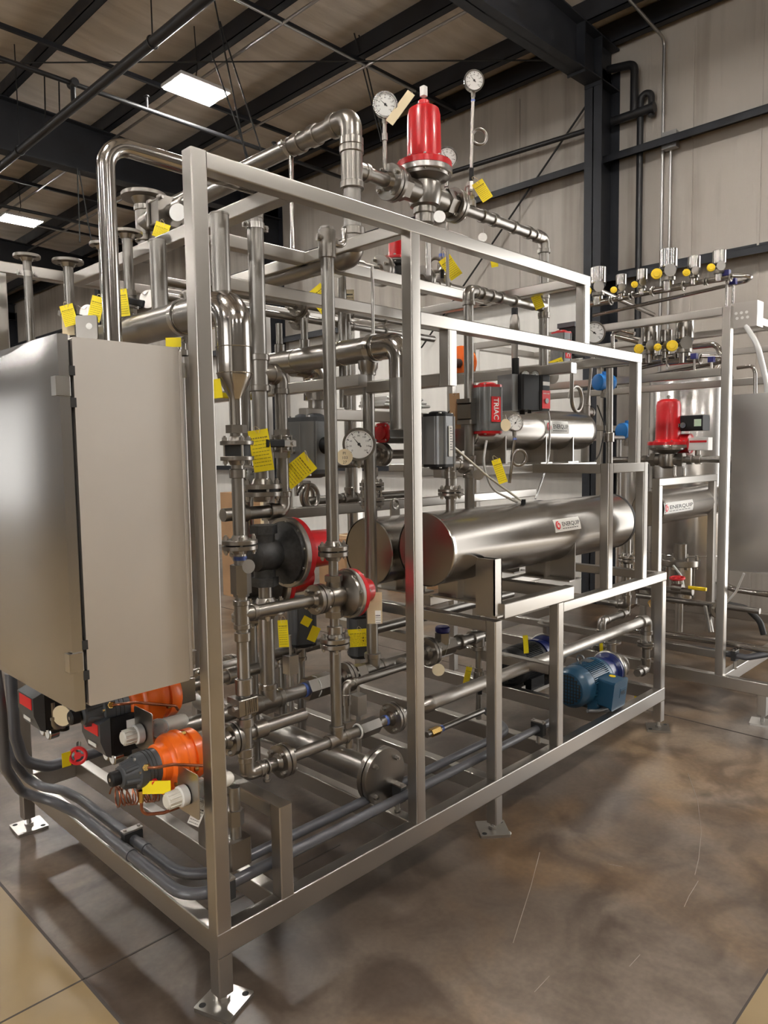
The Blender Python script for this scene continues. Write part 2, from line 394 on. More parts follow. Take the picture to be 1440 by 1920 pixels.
# hall services
def pipe1(name, pts, r, m, label, cat, bend=0., group=None, seg=10): return single(name, B().sweep(pts, r, bend, seg), m, label, cat, group)
t = T('sprinkler_main', 'long thick black sprinkler main hanging beneath the roof purlins', 'pipe', (2.2, -6, 5.2)); t.part('pipe', B().cyl((2.2, -6, 5.2), (2.2, 18, 5.2), .046, seg=14), BPIPE)
for y in (-3, .5, at(285, 50, x=2.2).y, 7.2, 11., 15.): t.part('hanger_loop', B().ring((2.2, y, 5.2), Y, .052, .006, 20, 6).cyl((2.2, y, 5.25), (2.2, y, zc(2.2)-.05), .006, seg=6), BPIPE)
t = T('sprinkler_branch', 'black sprinkler branch line with upright heads crossing under the thick main', 'pipe', (-3, 5.72, 5.42))
t.part('pipe', B().cyl((-3, 5.72, 5.42), (6.1, 5.72, 5.42), .024, seg=10), BPIPE)
for x in (1.25, 3.0, 4.7):
    t.part('sprinkler_head', B().cyl((x, 5.72, 5.42), (x, 5.72, 5.55), .014, seg=8).cyl((x, 5.72, 5.55), (x, 5.72, 5.56), .032, seg=10), BPIPE)
t.part('tee', B().cyl((2.2, 5.66, 5.42), (2.2, 5.78, 5.42), .04, seg=10).cyl((2.2, 5.72, 5.42), (2.2, 5.72, 5.2), .026, seg=10), BPIPE)
pipe1('sprinkler_branch', [(-2, 9.6, 5.3), (6.1, 9.6, 5.3)], .024, BPIPE, 'black sprinkler line beyond the deep second roof rafter', 'pipe')
pipe1('brace_rod', [at(-60, 118, y=7.25), at(1052, 113, x=5.9)], .008, CABLE, 'long thin bracing rod crossing level beneath the ceiling', 'rod')
pipe1('brace_rod', [at(790, 652, x=6.5), at(1103, 192, x=6.5)], .012, CABLE, 'thin black diagonal brace rod on the wall beside the tall column', 'rod')
pipe1('wall_pipe', [at(820, 331, x=6.42), at(1105, 243, x=6.42)], .028, BPIPE, 'black pipe running level across the pale wall into the column', 'pipe')
a0 = at(1201, 182, x=6.5)
pipe1('drain_pipe', [V((6.5, a0.y, .0)), V((6.5, a0.y, 5.38)), V((6.5, a0.y-.12, 5.38)), V((6.5, a0.y-.12, 5.13))], .034, BPIPE, 'vertical black iron drop pipe with a hooked top beside the column', 'pipe', .06)
a1 = at(1222, 202, x=6.46); a2 = at(1164, 222, x=6.46)
t = T('pipe_manifold', 'short black pipe header tucked behind the column top with a riser', 'pipe', (6.46, a2.y, a2.z))
t.part('pipe', B().cyl(a1, V((6.46, a2.y+.1, a1.z-.0)), .045, seg=12).cyl(a1, a1+V((0, -.03, 0)), .055, seg=12), BPIPE)
t.part('riser', B().sweep([V((6.46, at(1189, 210, x=6.46).y, a1.z)), V((6.46, at(1189, 210, x=6.46).y, 5.7)), V((6.46, at(1189, 210, x=6.46).y+.3, 5.75))], .042, .08, 12), BPIPE)
cy = at(1246, 60, x=6.52)
pipe1('conduit_run', [V((6.52, cy.y, .0)), V((6.52, cy.y, 5.86)), V((5.0, cy.y-.02, 5.95))], .016, CONDUIT, 'long bare conduit rising up the wall and turning along the roof', 'conduit', .08)
j = at(1258, 264, x=6.5)
t = T('junction_box', 'square grey electrical box fixed on the wall girt', 'electrical box', j, None)
t.part('box', B().cbox(j, (.08, .14, .16)), CONDUIT); t.part('cover', B().cbox(j+V((-.045, 0, 0)), (.008, .15, .17)), CONDUIT)
pipe1('conduit_run', [V((6.5, j.y, .0)), V((6.5, j.y, j.z-.1))], .014, CONDUIT, 'thin conduit dropping straight down from the square wall box', 'conduit')
pipe1('conduit_run', [j+V((0, -.08, .02)), V((6.5, -.75, j.z+.03))], .016, CONDUIT, 'bare conduit running along the wall girt from the square box', 'conduit')
for i, (y, zz, lab) in enumerate(((4.16, 5.93, 'pale conduit strapped under the roof bridging near the lit fixture'), (12.3, 5.93, 'pale conduit strapped under the roof far beyond the second rafter'))):
    pipe1('roof_conduit', [(-6, y, zz), (5.6, y, zz)], .014, CONDUIT, lab, 'conduit')
for x, lab in ((3.62, 'conduit clipped along the purlin above the lit twin lamp'), (4.77, 'conduit clipped along the purlin near the column')):
    pipe1('roof_conduit', [(x+.02, 2.5, 5.93), (x+.02, 16, 5.93)], .016, CONDUIT, lab, 'conduit')
# hanging cables and threaded rods
for k, (p, q) in enumerate((((400, -10), (462, 300)), ((412, 40), (505, 330)), ((395, 95), (470, 310)), ((655, -10), (720, 265)), ((646, -10), (715, 265)), ((110, 130), (112, 235)), ((83, 130), (85, 220)), ((145, 315), (150, 455)), ((148, 320), (172, 455)))):
    a = at(*p, y=4.3 if k < 5 else 7.6); c = at(*q, y=4.3 if k < 5 else 7.6)
    pipe1('hanging_cable', [a, c], .008, CABLE, ['black cable drop', 'slanted black cable', 'second slanted cable crossing it', 'thin black cable', 'second thin black cable', 'short hanger rod of the sprinkler line', 'short hanger rod beside it', 'far thin hanger cable', 'far thin slanted hanger cable'][k] + [' falling from the purlin near the lamp to the top rail', ' reaching from the lamp down behind the header pipe', ' under the lit twin lamp', ' passing behind the pipe elbow and gauge', ' beside it passing behind the pipe elbow and gauge', ' above the far rafter', ' above the far rafter', ' over the flanged risers', ' over the flanged risers'][k], 'cable', None, 6)
# linear high bay lamps
def lamp(x, y, label, group=None, up=True):
    z = 5.6; t = T('ceiling_lamp', label, 'lamp', (x, y, z), group)
    t.part('housing', B().rbox((x-.30, y-.21, z+.012), (x+.30, y+.21, z+.05), .01), LAMPW)
    for s in (-1, 1):
        t.part('led_strip', B().box((x-.28, y+s*.125-.06, z-.004), (x+.28, y+s*.125+.06, z+.012)), LED)
        if up: t.part('added_glow_strip', B().box((x-.26, y+s*.12-.014, z+.05), (x+.26, y+s*.12+.014, z+.056)), CEILGLOW)  # added upward glow on unseen lamps, only there to brighten the ceiling
    t.part('hook_bracket', B().sweep([(x-.06, y, z+.05), (x, y, z+.16), (x+.06, y, z+.05)], .005, .02, 6), BOLT)
    t.part('hanger_cable', B().sweep([(x, y, z+.15), (x+.02, y, z+.25), (x, y, zc(x)-.1)], .006, .02, 6), CABLE)
l_a = at(368, 172, z=5.6); l_b = at(38, 415, z=5.6)
lamp(l_a.x, l_a.y, 'lit twin strip lamp hanging near the tall steel column bay', None, False); lamp(l_b.x, l_b.y, 'lit strip lamp hanging beyond the deep far rafter', None, False)
for x in (3.4, -1.6, -6.6):
    for y in (-9.5, -3.5, .4, 5.4, 11.4, 17.5):
        if x == 3.4 and y in (5.4, 11.4): continue
        lamp(x, y, 'lit twin strip lamp overhead in the grid of the hall', 'strip lamps of the hall')
w = bpy.data.worlds.new('daylight'); SC.world = w; w.use_nodes = True
w.node_tree.nodes['Background'].inputs[0].default_value = (1, .985, .96, 1); w.node_tree.nodes['Background'].inputs[1].default_value = 5.5
for loc, rot, sx, sy in (((XW+.27, -2.85, 2.05), (0, math.radians(90), 0), 4.1, 3.7), ((XL-.27, -1.5, 2.1), (0, math.radians(-90), 0), 4.2, 5.), ((-8.75, YB+.27, 2.1), (math.radians(-90), 0, 0), 1.3, 4.2)):
    ld = bpy.data.lights.new('door_daylight', 'AREA'); ld.shape = 'RECTANGLE'; ld.size = sx; ld.size_y = sy; ld.cycles.is_portal = True
    lo = bpy.data.objects.new('door_daylight', ld); COL.objects.link(lo); lo.location = loc; lo.rotation_euler = rot
SC.view_settings.view_transform = 'Standard'; SC.view_settings.look = 'None'; SC.view_settings.gamma = 1; SC.view_settings.use_curve_mapping = False
SC.view_settings.exposure = .05
SC.cycles.sample_clamp_indirect = 6; SC.cycles.blur_glossy = .6; SC.cycles.caustics_reflective = False; SC.cycles.caustics_refractive = False; SC.cycles.denoising_prefilter = 'ACCURATE'; SC.cycles.max_bounces = 10; SC.cycles.diffuse_bounces = 5; SC.cycles.glossy_bounces = 6; SC.cycles.transmission_bounces = 6
# ---------------------------------------------------------------- skid frame
W, HB, H, HT = .0508, .078, 2.5255, .0503
ZR, Z2, ZP = .2566, 2.2014, .957
X2, X3, X3B, X4, X5, X6, D = .8913, 1.3999, 1.9066, 2.136, 2.7564, 3.1185, 1.6317
U0, U1 = 2.395, 2.852
frame = T('skid_frame', 'tall brushed stainless tube skid frame standing on the concrete floor', 'frame', (0, 0, .01))
def post(x, y, z0, z1, w=W): return frame.part('post', B().rbox((x, y, z0), (x+w, y+W, z1), .005, 2), FRAME)
def rail(a, b): return frame.part('rail', B().rbox(a, b, .005), FRAME)
post(0, 0, ZR, H); post(0, 0, .055, ZR-HB); post(.24, 0, ZR, .562)
post(X2, 0, ZR, H-HT); post(X3, 0, ZR, ZP-.0004); post(X3, 0, .055, ZR-HB); post(X3B, 0, ZR, ZP); post(X6-W, 0, ZR, ZP-W); post(X6-W, 0, .055, ZR-HB)
post(0, D-W, ZR, H-HT); post(0, D-W, .055, ZR-HB); post(X2, D-W, ZR, H-HT); post(X3, D-W, ZR, H-HT); post(X3, D-W, .055, ZR-HB); post(X6-W, D-W, ZR, 2.2); post(X6-W, D-W, .055, ZR-HB); post(2.1, D-W, ZR, H-HT)
rail((0, 0, ZR-HB), (X6, W, ZR)); rail((0, D-W, ZR-HB), (X6, D, ZR)); rail((0, W, ZR-HB), (W, D-W, ZR)); rail((X6-W, W, ZR-HB), (X6, D-W, ZR))
for x in (.24, X2, X3, X3B, 2.5): rail((x, W, ZR-HB), (x+W, D-W, ZR-.002))
rail((.24, W, .562-W), (.24+W, .5, .562)); post(.24, .45, ZR, .512)
rail((W*.98, 0, H-HT), (X4+W, W, H)); rail((X2+W, 0, Z2-HT), (X5, W, Z2)); post(X4, 0, Z2, H-HT); post(X5-W, 0, 1.61, Z2-HT)
post(1.102, 0, 1.94, Z2-HT); rail((1.102, W, 1.94), (1.102+W, .6, 1.99))
rail((.34, W, H-HT), (.34+W, D-W, H)); rail((0, D-W, H-HT), (2.2, D, H))
rail((.39, .6, H-HT), (2.2, .65, H)); rail((.39, .62, 2.32), (2.2, .67, 2.37)); rail((X4, W, H-HT), (X4+W, D-W, H-.001)); rail((X2, W, H-HT-.0), (X2+W, D-W, H-.002))
rail((X5-W, W, Z2-HT), (X5, D-W, Z2)); rail((1.0, .4, 1.96), (1.05, D, 2.01)); rail((.9, .62, 1.83), (2.2, .67, 1.88)); rail((X2, .9, 1.38), (X6, .95, 1.43)); rail((2.1, W, 2.06), (2.15, D-W, 2.11))
rail((X3, W, ZP-W), (X3+W, D-W, ZP)); rail((1.47, 0, ZP), (2.05, W, ZP+.066)); rail((2.0, W, ZP), (2.05, D-W, ZP+.06)); rail((1.47, .425, ZP), (2.8, .465, ZP+.045))
rail((X3B+W, 0, ZP-W), (X6, W, ZP)); rail((X6-W, W, ZP-W), (X6, D-W, ZP)); rail((X3B, W, .60), (X3B+W, D-W, .65))
post(U0, 0, ZP, 1.612); post(U1-W, 0, ZP, 1.612); rail((U0+W, 0, 1.612-W), (U1-W, W, 1.612)); rail((U0, W, 1.56), (U0+W, D-W, 1.61)); rail((1.6, .66, 1.56), (X6, .71, 1.61)); rail((1.6, .46, 1.56), (X6, .51, 1.61))
# HX bracket channel
def foot(x, y, a, s=.066):
    c, sn = math.cos(a), math.sin(a); b = B(Matrix.Translation((x, y, 0)) @ Matrix.Rotation(a, 4, 'Z'))
    b.rbox((-s, -s, 0), (s, s, .012), .006, 2)
    p = frame.part('foot_plate', b, BOLT, 'bare square levelling plate')
    for sx, sy in ((-1, 1), (1, -1)): frame.part('slot', B(b.M).cyl((sx*s*.7, sy*s*.7, .0121), (sx*s*.7, sy*s*.7, .0126), .011, seg=12), RUBBER, under=p)
    frame.part('screw', B().cyl((x, y, .012), (x, y, .058), .01, seg=12).hexn((x, y, .012), (x, y, .024), .019), BOLT, under=p)
foot(.04, .04, .35); foot(X3+.045, .05, .85); foot(X6-.02, .03, .5); foot(.03, D-.02, -.05); foot(X3+.03, D-.02, .2); foot(X6-.03, D-.03, .3)
# ---------------------------------------------------------------- piping kit
class Run(T):
    def __init__(s, label, p, r, m=PIPE, name='pipe_run', cat='pipe', group=None, seg=20):
        super().__init__(name, label, cat, p, group); s.r = r; s.m = m; s.seg = seg
    def line(s, pts, r=None, elbow=True, long=False, m=None):
        r = r or s.r; pts = [V(p) for p in pts]
        for i, (p, q) in enumerate(zip(pts[:-1], pts[1:])):
            d = (q-p).normalized(); e0 = d*(r*1.5) if i and elbow else V(); e1 = d*(r*1.5) if i < len(pts)-2 and elbow else V()
            s.part('pipe', B().cyl(p+e0*.5, q-e1*.5, r, seg=s.seg), m or s.m)
        if elbow:
            for a, p, c in zip(pts[:-2], pts[1:-1], pts[2:]): s.elbow(p, (a-p), (c-p), r, long)
        return s
    def bent(s, pts, r=None, bend=.1, m=None):
        s.part('pipe', B().sweep(pts, r or s.r, bend, s.seg, 10), m or s.m); return s
    def elbow(s, p, d0, d1, r=None, long=False):
        r = r or s.r; p = V(p); d0 = V(d0).normalized(); d1 = V(d1).normalized(); L = r*(3. if long else 2.3)
        R = r*(1.0 if long else 1.2)
        b = B().sweep([p+d0*L, p, p+d1*L], R*1.001, L*.86, s.seg, 8)
        if not long:
            for d in (d0, d1): b.ccyl(p+d*(L-r*.15), p+d*(L+r*.75), r*1.34, r*.08, s.seg)
        s.part('elbow', b, s.m if long else FIT); return s
    def tee(s, p, d, br, r=None, rb=None, k=1.0):
        r = r or s.r; rb = rb or r; p = V(p); d = V(d).normalized(); br = V(br).normalized()
        b = B().cyl(p-d*r*1.6, p+d*r*1.6, r*1.2, seg=s.seg)
        for q in (-1, 1): b.ccyl(p+d*q*r*1.5, p+d*q*r*2.3, r*1.34, r*.08, s.seg)
        b.cyl(p, p+br*(r*1.3+rb*.6), rb*1.2, seg=s.seg); b.ccyl(p+br*(r*1.3+rb*.5), p+br*(r*1.3+rb*1.3), rb*1.34, rb*.08, s.seg)
        s.part('tee', b, FIT); return s
    def coupling(s, p, d, l, r=None, k=1.3):
        r = (r or s.r)*k; p = V(p); d = V(d).normalized(); s.part('coupling', B().ccyl(p-d*l/2, p+d*l/2, r, r*.07, s.seg), FIT); return s
    def hexc(s, p, d, l, r=None, m=None):
        r = (r or s.r)*1.4; p = V(p); d = V(d).normalized(); s.part('hex_union', B().hexn(p-d*l/2, p+d*l/2, r), m or FIT); return s
    def sleeve(s, p, d, l, r=None):
        r = (r or s.r); p = V(p); d = V(d).normalized(); s.part('thread_tape', B().cyl(p-d*l*.3, p+d*l*.3, r*1.04, seg=s.seg), BLUETAPE); return s
    def flange(s, p, d, R, r=None, th=.016, gap=.004, nb=4, hub=True, rot=.4):
        make_flange(s, p, d, R, r or s.r, th, gap, nb, hub, rot); return s

def make_flange(t, p, d, R, r, th=.016, gap=.004, nb=4, hub=True, rot=.4, blind=False, longb=0):
    p = V(p); d, u, w = basis(d)
    for sg in (-1, 1):
        b = B().ccyl(p+d*sg*gap/2, p+d*sg*(gap/2+th), R, .0015, 32)
        if hub and not (blind and sg > 0): b.cyl(p+d*sg*(gap/2+th), p+d*sg*(gap/2+th+r*.7), r*1.45, r*1.1, 20)
        f = t.part('flange', b, FIT)
    t.part('gasket', B().cyl(p-d*gap/2, p+d*gap/2, R*.8, seg=24), RUBBER)
    br = min(.0100, R*.145); l = gap/2+th+br*1.1+longb
    for k in range(nb):
        a = rot+2*PI*k/nb; c = p+(u*math.cos(a)+w*math.sin(a))*R*.77
        b = B().cyl(c-d*(l+br*.9), c+d*(l+br*.9), br*.55, seg=8)
        for sg in (-1, 1): b.hexn(c+d*sg*(l-br*1.1), c+d*sg*(l+br*.2), br)
        t.part('bolt', b, BOLT, under=f)

def ubolt(p, d, r, back, label, group=None):
    """pipe clamp around a pipe (axis d), bolted towards back"""
    p = V(p); d = V(d).normalized(); k = V(back).normalized(); sdir = d.cross(k).normalized()
    t = T('pipe_clamp', label, 'pipe clamp', p, group)
    t.part('strap', B().lathe(p-d*.011, d, [(0, r*1.02), (0, r*1.13), (.022, r*1.13), (.022, r*1.02)], 20, False), BOLT)
    for sg in (-1, 1):
        c = p+sdir*sg*(r*1.13+.010)
        t.part('ear', B(fr(c, sdir, k)).cbox((0, 0, 0), (.024, .022, .010)), BOLT)
        t.part('bolt', B().cyl(c-k*.016, c+k*.016, .004, seg=8).hexn(c-k*.014, c-k*.008, .008), BOLT)
    return t

def lever(t, p, axis, d, l=.12, sz=1., grip=BLACK):
    """valve lever: stem along axis at p, arm along d"""
    p = V(p); axis = V(axis).normalized(); d = V(d).normalized()
    t.part('stem', B().cyl(p, p+axis*.028*sz, .007*sz, seg=12).hexn(p+axis*.014*sz, p+axis*.024*sz, .012*sz), BOLT)
    q = p+axis*.022*sz
    h = t.part('lever', B(fr(q, d, axis)).rbox((-.012*sz, -.010*sz, -.002), (l*.45, .010*sz, .002), .003, 0), BOLT)
    t.part('grip', B(fr(q, d, axis)).rbox((l*.36, -.0125*sz, -.006*sz), (l, .0125*sz, .006*sz), .005*sz, 0), grip, under=h)

def ball_valve(p, d, stem, ld, r, label, l=.11, L=.055, cat='valve', group=None, ends=True):
    """p centre, d bore axis, stem direction, lever direction, r body radius, L half length"""
    p = V(p); d = V(d).normalized(); st = V(stem).normalized(); t = T('ball_valve', label, cat, p-Z*r, group)
    t.part('body', B().ccyl(p-d*L*.5, p+d*L*.5, r, r*.15, 20).cyl(p, p+st*r*1.35, r*.5, seg=14), FIT)
    for sg in (-1, 1):
        t.part('end_cap', B().hexn(p+d*sg*L*.5, p+d*sg*L, r*.95).ccyl(p+d*sg*L*.42, p+d*sg*L*.58, r*1.12, .002, 8), FIT)
    if ends:
        _, u, w = basis(d)
        for k in range(4):
            a = PI/4+k*PI/2; c = p+(u*math.cos(a)+w*math.sin(a))*r*1.12
            t.part('bolt', B().cyl(c-d*L*.62, c+d*L*.62, r*.14, seg=8), BOLT)
    lever(t, p+st*r*1.3, st, ld, l, min(1.2, max(.7, r/.025)))
    return t

def gauge(p, face, stem_to, R, label, hand=.8, siphon=False, dep=.03, cat='pressure gauge'):
    """dial gauge: p centre of dial, face direction, stem end point"""
    p = V(p); n = V(face).normalized(); t = T('pressure_gauge', label, cat, V(stem_to))
    upv = (Z-n*Z.dot(n)).normalized(); rt = upv.cross(n).normalized()
    c = t.part('case', B().lathe(p-n*dep, n, [(0, R*.8), (.004, R*.97), (dep*.8, R*.97), (dep*.82, R*1.08), (dep+.004, R*1.08), (dep+.004, R*.93), (dep, R*.92)], 36, True), POL)
    dl = t.part('dial', B().cyl(p, p+n*.0012, R*.92, seg=36), DIAL)
    def fn(u, v, h=.0018): return p+n*h+rt*u+upv*v
    b = B()
    for k in range(41):
        a = math.radians(225-270*k/40); r0 = R*(.70 if k % 5 == 0 else .78); wd = .0011 if k % 5 == 0 else .0005
        e = V((math.cos(a), math.sin(a))); f = V((-e.y, e.x))*wd*R/.04
        b.add([fn(*(e*r0+f)), fn(*(e*r0-f)), fn(*(e*R*.85-f)), fn(*(e*R*.85+f))], [(0, 1, 2, 3)])
    for k in range(9):
        a = math.radians(225-270*k/8); put_text(b, str(k*20), R*.17, lambda u, v, a=a: fn(u+math.cos(a)*R*.56-R*.09, v+math.sin(a)*R*.56-R*.06))
    t.part('dial_marking', b, INK, under=dl)
    e = V((math.cos(hand*PI), math.sin(hand*PI))); f = V((-e.y, e.x))
    t.part('needle', B().add([fn(*(e*R*.72), .003), fn(*(-e*R*.22+f*R*.05), .003), fn(*(-e*R*.22-f*R*.05), .003)], [(0, 1, 2)]).cyl(p+n*.002, p+n*.0045, R*.10, seg=14), INK, under=dl)
    s0 = p-n*dep*.5-upv*R*.95; s1 = V(stem_to)
    t.part('stem', B().hexn(s0, s0-upv*.022, .011).cyl(s0-upv*.02, s0-upv*.03, .008, seg=12), FIT)
    q = s0-upv*.03
    if siphon:
        dd = (s1-q); m = q+dd*.45; Rl = siphon if siphon is not True else .03; pts = [q]+[q+dd*.45*k/3 for k in range(1, 4)]
        for k in range(1, 25):
            a = PI*2*k/24; pts.append(m+rt*Rl-rt*Rl*math.cos(a)-Z*Rl*math.sin(a)+n*.012*k/24)
        pts += [s1+n*.012]
        t.part('siphon_tube', B().sweep(pts, .0075, 0, 12), FIT)
        t.part('thread_tape', B().cyl(q-upv*.004, q-upv*.012, .0095, seg=12), BLUETAPE)
    else:
        t.part('stem_pipe', B().cyl(q, s1, .0085, seg=12).ccyl(q-(q-s1).normalized()*.03, q-(q-s1).normalized()*.06, .0125, .001, 12), FIT)
    return t

def card(p, down, right, w, h, label, m=YEL, lines=9, wire=None, group=None, name='paper_tag', cat='tag', curl=.0):
    """hanging card: p = hole at the top, down and right directions"""
    p = V(p); dn = V(down).normalized(); rt = V(right); rt = (rt-dn*rt.dot(dn)).normalized(); n = rt.cross(dn)
    t = T(name, label, cat, p+dn*h, group)
    def fn(u, v, s=0): return p+rt*u+dn*v+n*(s+curl*((v/h)**2))
    N = 6; b = B(); vs = [fn(u, v, s) for s in (.0004, -.0004) for k in range(N+1) for u, v in ((-w/2, -.012+(h)*k/N), (w/2, -.012+h*k/N))]
    fs = []; o = 2*(N+1)
    for k in range(N): i = 2*k; fs += [(i, i+1, i+3, i+2), (o+i+2, o+i+3, o+i+1, o+i), (i, i+2, o+i+2, o+i), (i+3, i+1, o+i+1, o+i+3)]
    fs += [(1, 0, o, o+1), (2*N, 2*N+1, o+2*N+1, o+2*N)]
    t.part('card', b.add(vs, fs), m)
    if lines:
        b = B()
        for sgn in (.0009, -.0009):
            for k in range(lines):
                v = h*(.1+.76*k/lines); u = -w*.42
                while u < w*.36:
                    du = w*random.uniform(.06, .2); e = min(u+du, w*.42); hh = h*.13/lines if k else h*.3/lines
                    b.add([fn(u, v, sgn), fn(e, v, sgn), fn(e, v+hh, sgn), fn(u, v+hh, sgn)], [(0, 1, 2, 3)]); u = e+w*.03
        t.part('print_marking', b, TAGINK if m is YEL else INK)
    if wire is not None: t.part('tie_wire', B().sweep([p+rt*.004, (p+V(wire))*.5+rt*.012, V(wire)+rt*.004, V(wire)-rt*.004, (p+V(wire))*.5-rt*.008, p-rt*.004], .0009, .004, 6), CREAM if m is YEL else BOLT)
    return t
def disc_tag(p, n, R, label, txt=None, m=CREAM, wire=None, group=None):
    p = V(p); n = V(n).normalized(); t = T('disc_tag', label, 'tag', p-Z*R, group)
    up = (Z-n*Z.dot(n)).normalized(); rt = up.cross(n).normalized()
    t.part('disc', B().cyl(p-n*.0008, p+n*.0008, R, seg=28), m)
    if txt:
        b = B()
        for k, s in enumerate(txt): put_text(b, s, R*.5, lambda u, v, k=k: p+n*.0014+rt*(u-R*.22*len(txt[k])*.5)+up*(v+R*.3-k*R*.55))
        t.part('print_marking', b, INK)
    if wire is not None: t.part('tie_wire', B().sweep([p+up*R*.8, (p+V(wire))*.5+rt*.006, V(wire)], .0012, .005, 6), BOLT)
    return t
# ---------------------------------------------------------------- front piping (plane behind the front posts)
YA, YB1, YG = .19, .36, .47
VIEW = V((-.72, -.69, 0))
# --- polished four inch header with elbow and reducer, and the condensate leg under it
c = at(446, 900, y=YA); xc = c.x
def zA(py, px=450): return at(px, py, y=YA).z
zh = at(300, 608, x=xc).z
hd = Run('wide polished header pipe that turns down through a long elbow and reducer', (xc, YA, 1.2), .057, POL)
z_el = zA(650, 427)
hd.part('pipe', B().cyl((xc, YA+.13, zh), (xc, 1.35, zh), .057, seg=28), PIPE)
hd.part('elbow', B().sweep([(xc, YA+.135, zh), (xc, YA, zh), (xc, YA, zh-.135)], .0572, .12, 28, 12), POL)
for y in (YA+.14, .47, .86): hd.part('weld_bead', B().ring((xc, y, zh), Y, .057, .0022), POL)
z1, z2, z3, z4 = zh-.135, zA(700, 432), zA(752, 438), zA(800, 440)
hd.part('reducer', B().lathe((xc, YA, z4), Z, [(0, .021), (z3-z4, .021), ((z3-z4)+(z2-z3)*.15, .0225), ((z3-z4)+(z2-z3)*.55, .042), ((z3-z4)+(z2-z3)*.85, .055), (z2-z4, .0565), (z1-z4, .057)], 28), POL)
for z in (z1, z2): hd.part('weld_bead', B().ring((xc, YA, z), Z, .057, .002), POL)
for px, lab in ((415, 0), (298, 1)):
    y = at(px, 520, x=xc).y
    hd.part('riser', B().cyl((xc, y, zh), (xc, y, H-.07), .030, seg=20).ccyl((xc, y, H-.075), (xc, y, H-.068), .031, .001, 20), PIPE)
hd.part('nozzle', B().cyl(at(342, 640, x=xc), at(342, 640, x=xc)-Z*.05, .014, seg=14).ccyl(at(342, 640, x=xc)-Z*.03, at(342, 640, x=xc)-Z*.05, .02, .001), FIT)
ubolt((xc, at(345, 590, x=xc).y, zh), Y, .057, X, 'steel strap clamp around the wide polished header beside the enclosure')

cl = Run('slim vertical pipe under the reducer with two bolted flanges down to an elbow', (xc, YA, .5), .021)
zb = zA(1450, 466)
cl.line([(xc, YA, z4), (xc, YA, zb)], .021, False)
cl.part('hex_union', B().hexn((xc, YA, zA(797, 440)), (xc, YA, zA(812, 440)), .034), FIT)
make_flange(cl, (xc, YA, zA(845, 441)), Z, .054, .021, .014, .036, 4, True, .2)
cl.coupling((xc, YA, zA(888, 443)), Z, .03)
make_flange(cl, (xc, YA, zA(1021, 449)), Z, .058, .021, .014, .004, 4, True, .5)
cl.sleeve((xc, YA, zA(1046, 452)), Z, .022)
cl.part('check_valve_body', B().hexn((xc, YA, zA(1112, 455)), (xc, YA, zA(1058, 453)), .034).hexn((xc, YA, zA(1118, 455)), (xc, YA, zA(1112, 455)), .026), FIT)
zt = zA(1151, 457)
cl.tee((xc, YA, zt), Z, X, .021); cl.coupling((xc, YA, zA(1192, 459)), Z, .03)
cl.coupling((xc, YA, zA(1285, 461)), Z, .055, k=1.42)
st = cl.part('strainer_body', B().rbox((xc-.045, YA-.035, zA(1335, 462)), (xc+.03, YA+.035, zA(1303, 462)), .006, 0), FIT)
cl.part('rib', B().box((xc-.02, YA-.038, zA(1333, 462)), (xc-.014, YA-.034, zA(1306, 462))), FIT, under=st)
for k in range(5): cl.part('rib', B().box((xc-.012+k*.008, YA-.0385, zA(1333, 462)+.006), (xc-.008+k*.008, YA-.0345, zA(1306, 462))), FIT, under=st)
for dy in (-.022, .022): cl.part('bolt', B().hexn((xc-.045, YA+dy, zA(1318, 462)), (xc-.06, YA+dy, zA(1318, 462)), .009), BOLT, under=st)
cl.coupling((xc, YA, zA(1352, 463)), Z, .03, k=1.3); cl.coupling((xc, YA, zA(1408, 464)), Z, .03, k=1.3)
cl.elbow((xc, YA, zb), Z, X, .021)
disc_tag(at(466, 1062, y=YA-.05), (-.9, -.4, .15), .023, 'small round metal tag wired to the hex check valve', None, BOLT, (xc, YA-.03, zA(1045, 452)))

# --- low run along the front, out to the pump
lr = Run('long low pipe along the front rail with flanges, ending over the blue pump', (xc, YA, zb), .021)
xt = at(632, 1395, y=YA).x; xf = at(737, 1358, y=YA).x; xe = at(1212, 1172, y=YA).x
lr.line([(xc+.05, YA, zb), (xf+.12, YA, zb)], .021, False)
make_flange(lr, (at(530, 1437, y=YA).x, YA, zb), X, .058, .021, .017, .004, 4, True, .9)
lr.part('clamp', B().ring((at(500, 1445, y=YA).x, YA, zb), X, .024, .004), BOLT); lr.part('support_rod', B().cyl((at(500, 1445, y=YA).x, YA, zb-.02), (at(500, 1445, y=YA).x, YA, .562), .008, seg=12).hexn((at(500, 1445, y=YA).x, YA, .57), (at(500, 1445, y=YA).x, YA, .562), .014), BOLT)
lr.tee((xt, YA, zb), X, Z, .021)
lr.part('nozzle', B().cyl((at(655, 1390, y=YA).x, YA, zb), (at(655, 1390, y=YA).x, YA, zb-.05), .015, seg=12), FIT)
lr.part('check_valve_body', B().hexn((at(672, 1382, y=YA).x, YA, zb), (at(706, 1367, y=YA).x, YA, zb), .034), FIT); lr.part('seal_band', B().ring((at(671, 1382, y=YA).x, YA, zb), X, .026, .004), DIAL)
lr.sleeve((at(722, 1362, y=YA).x, YA, zb), X, .02)
make_flange(lr, (xf, YA, zb), X, .062, .021, .014, .004, 4, True, .7)
xr = at(800, 1330, y=YA).x
lr.part('reducer', B().lathe((xr-.05, YA, zb), X, [(0, .024), (.02, .028), (.04, .036), (.07, .036)], 20), FIT)
zP2 = at(1205, 1210, y=YA).z
lr.line([(xr, YA, zb), (xe, YA, zb), (xe, YA, zP2+.02)], .030, m=GALV)
make_flange(lr, (xe, YA, zP2), Z, .055, .024, .012, .004, 4)
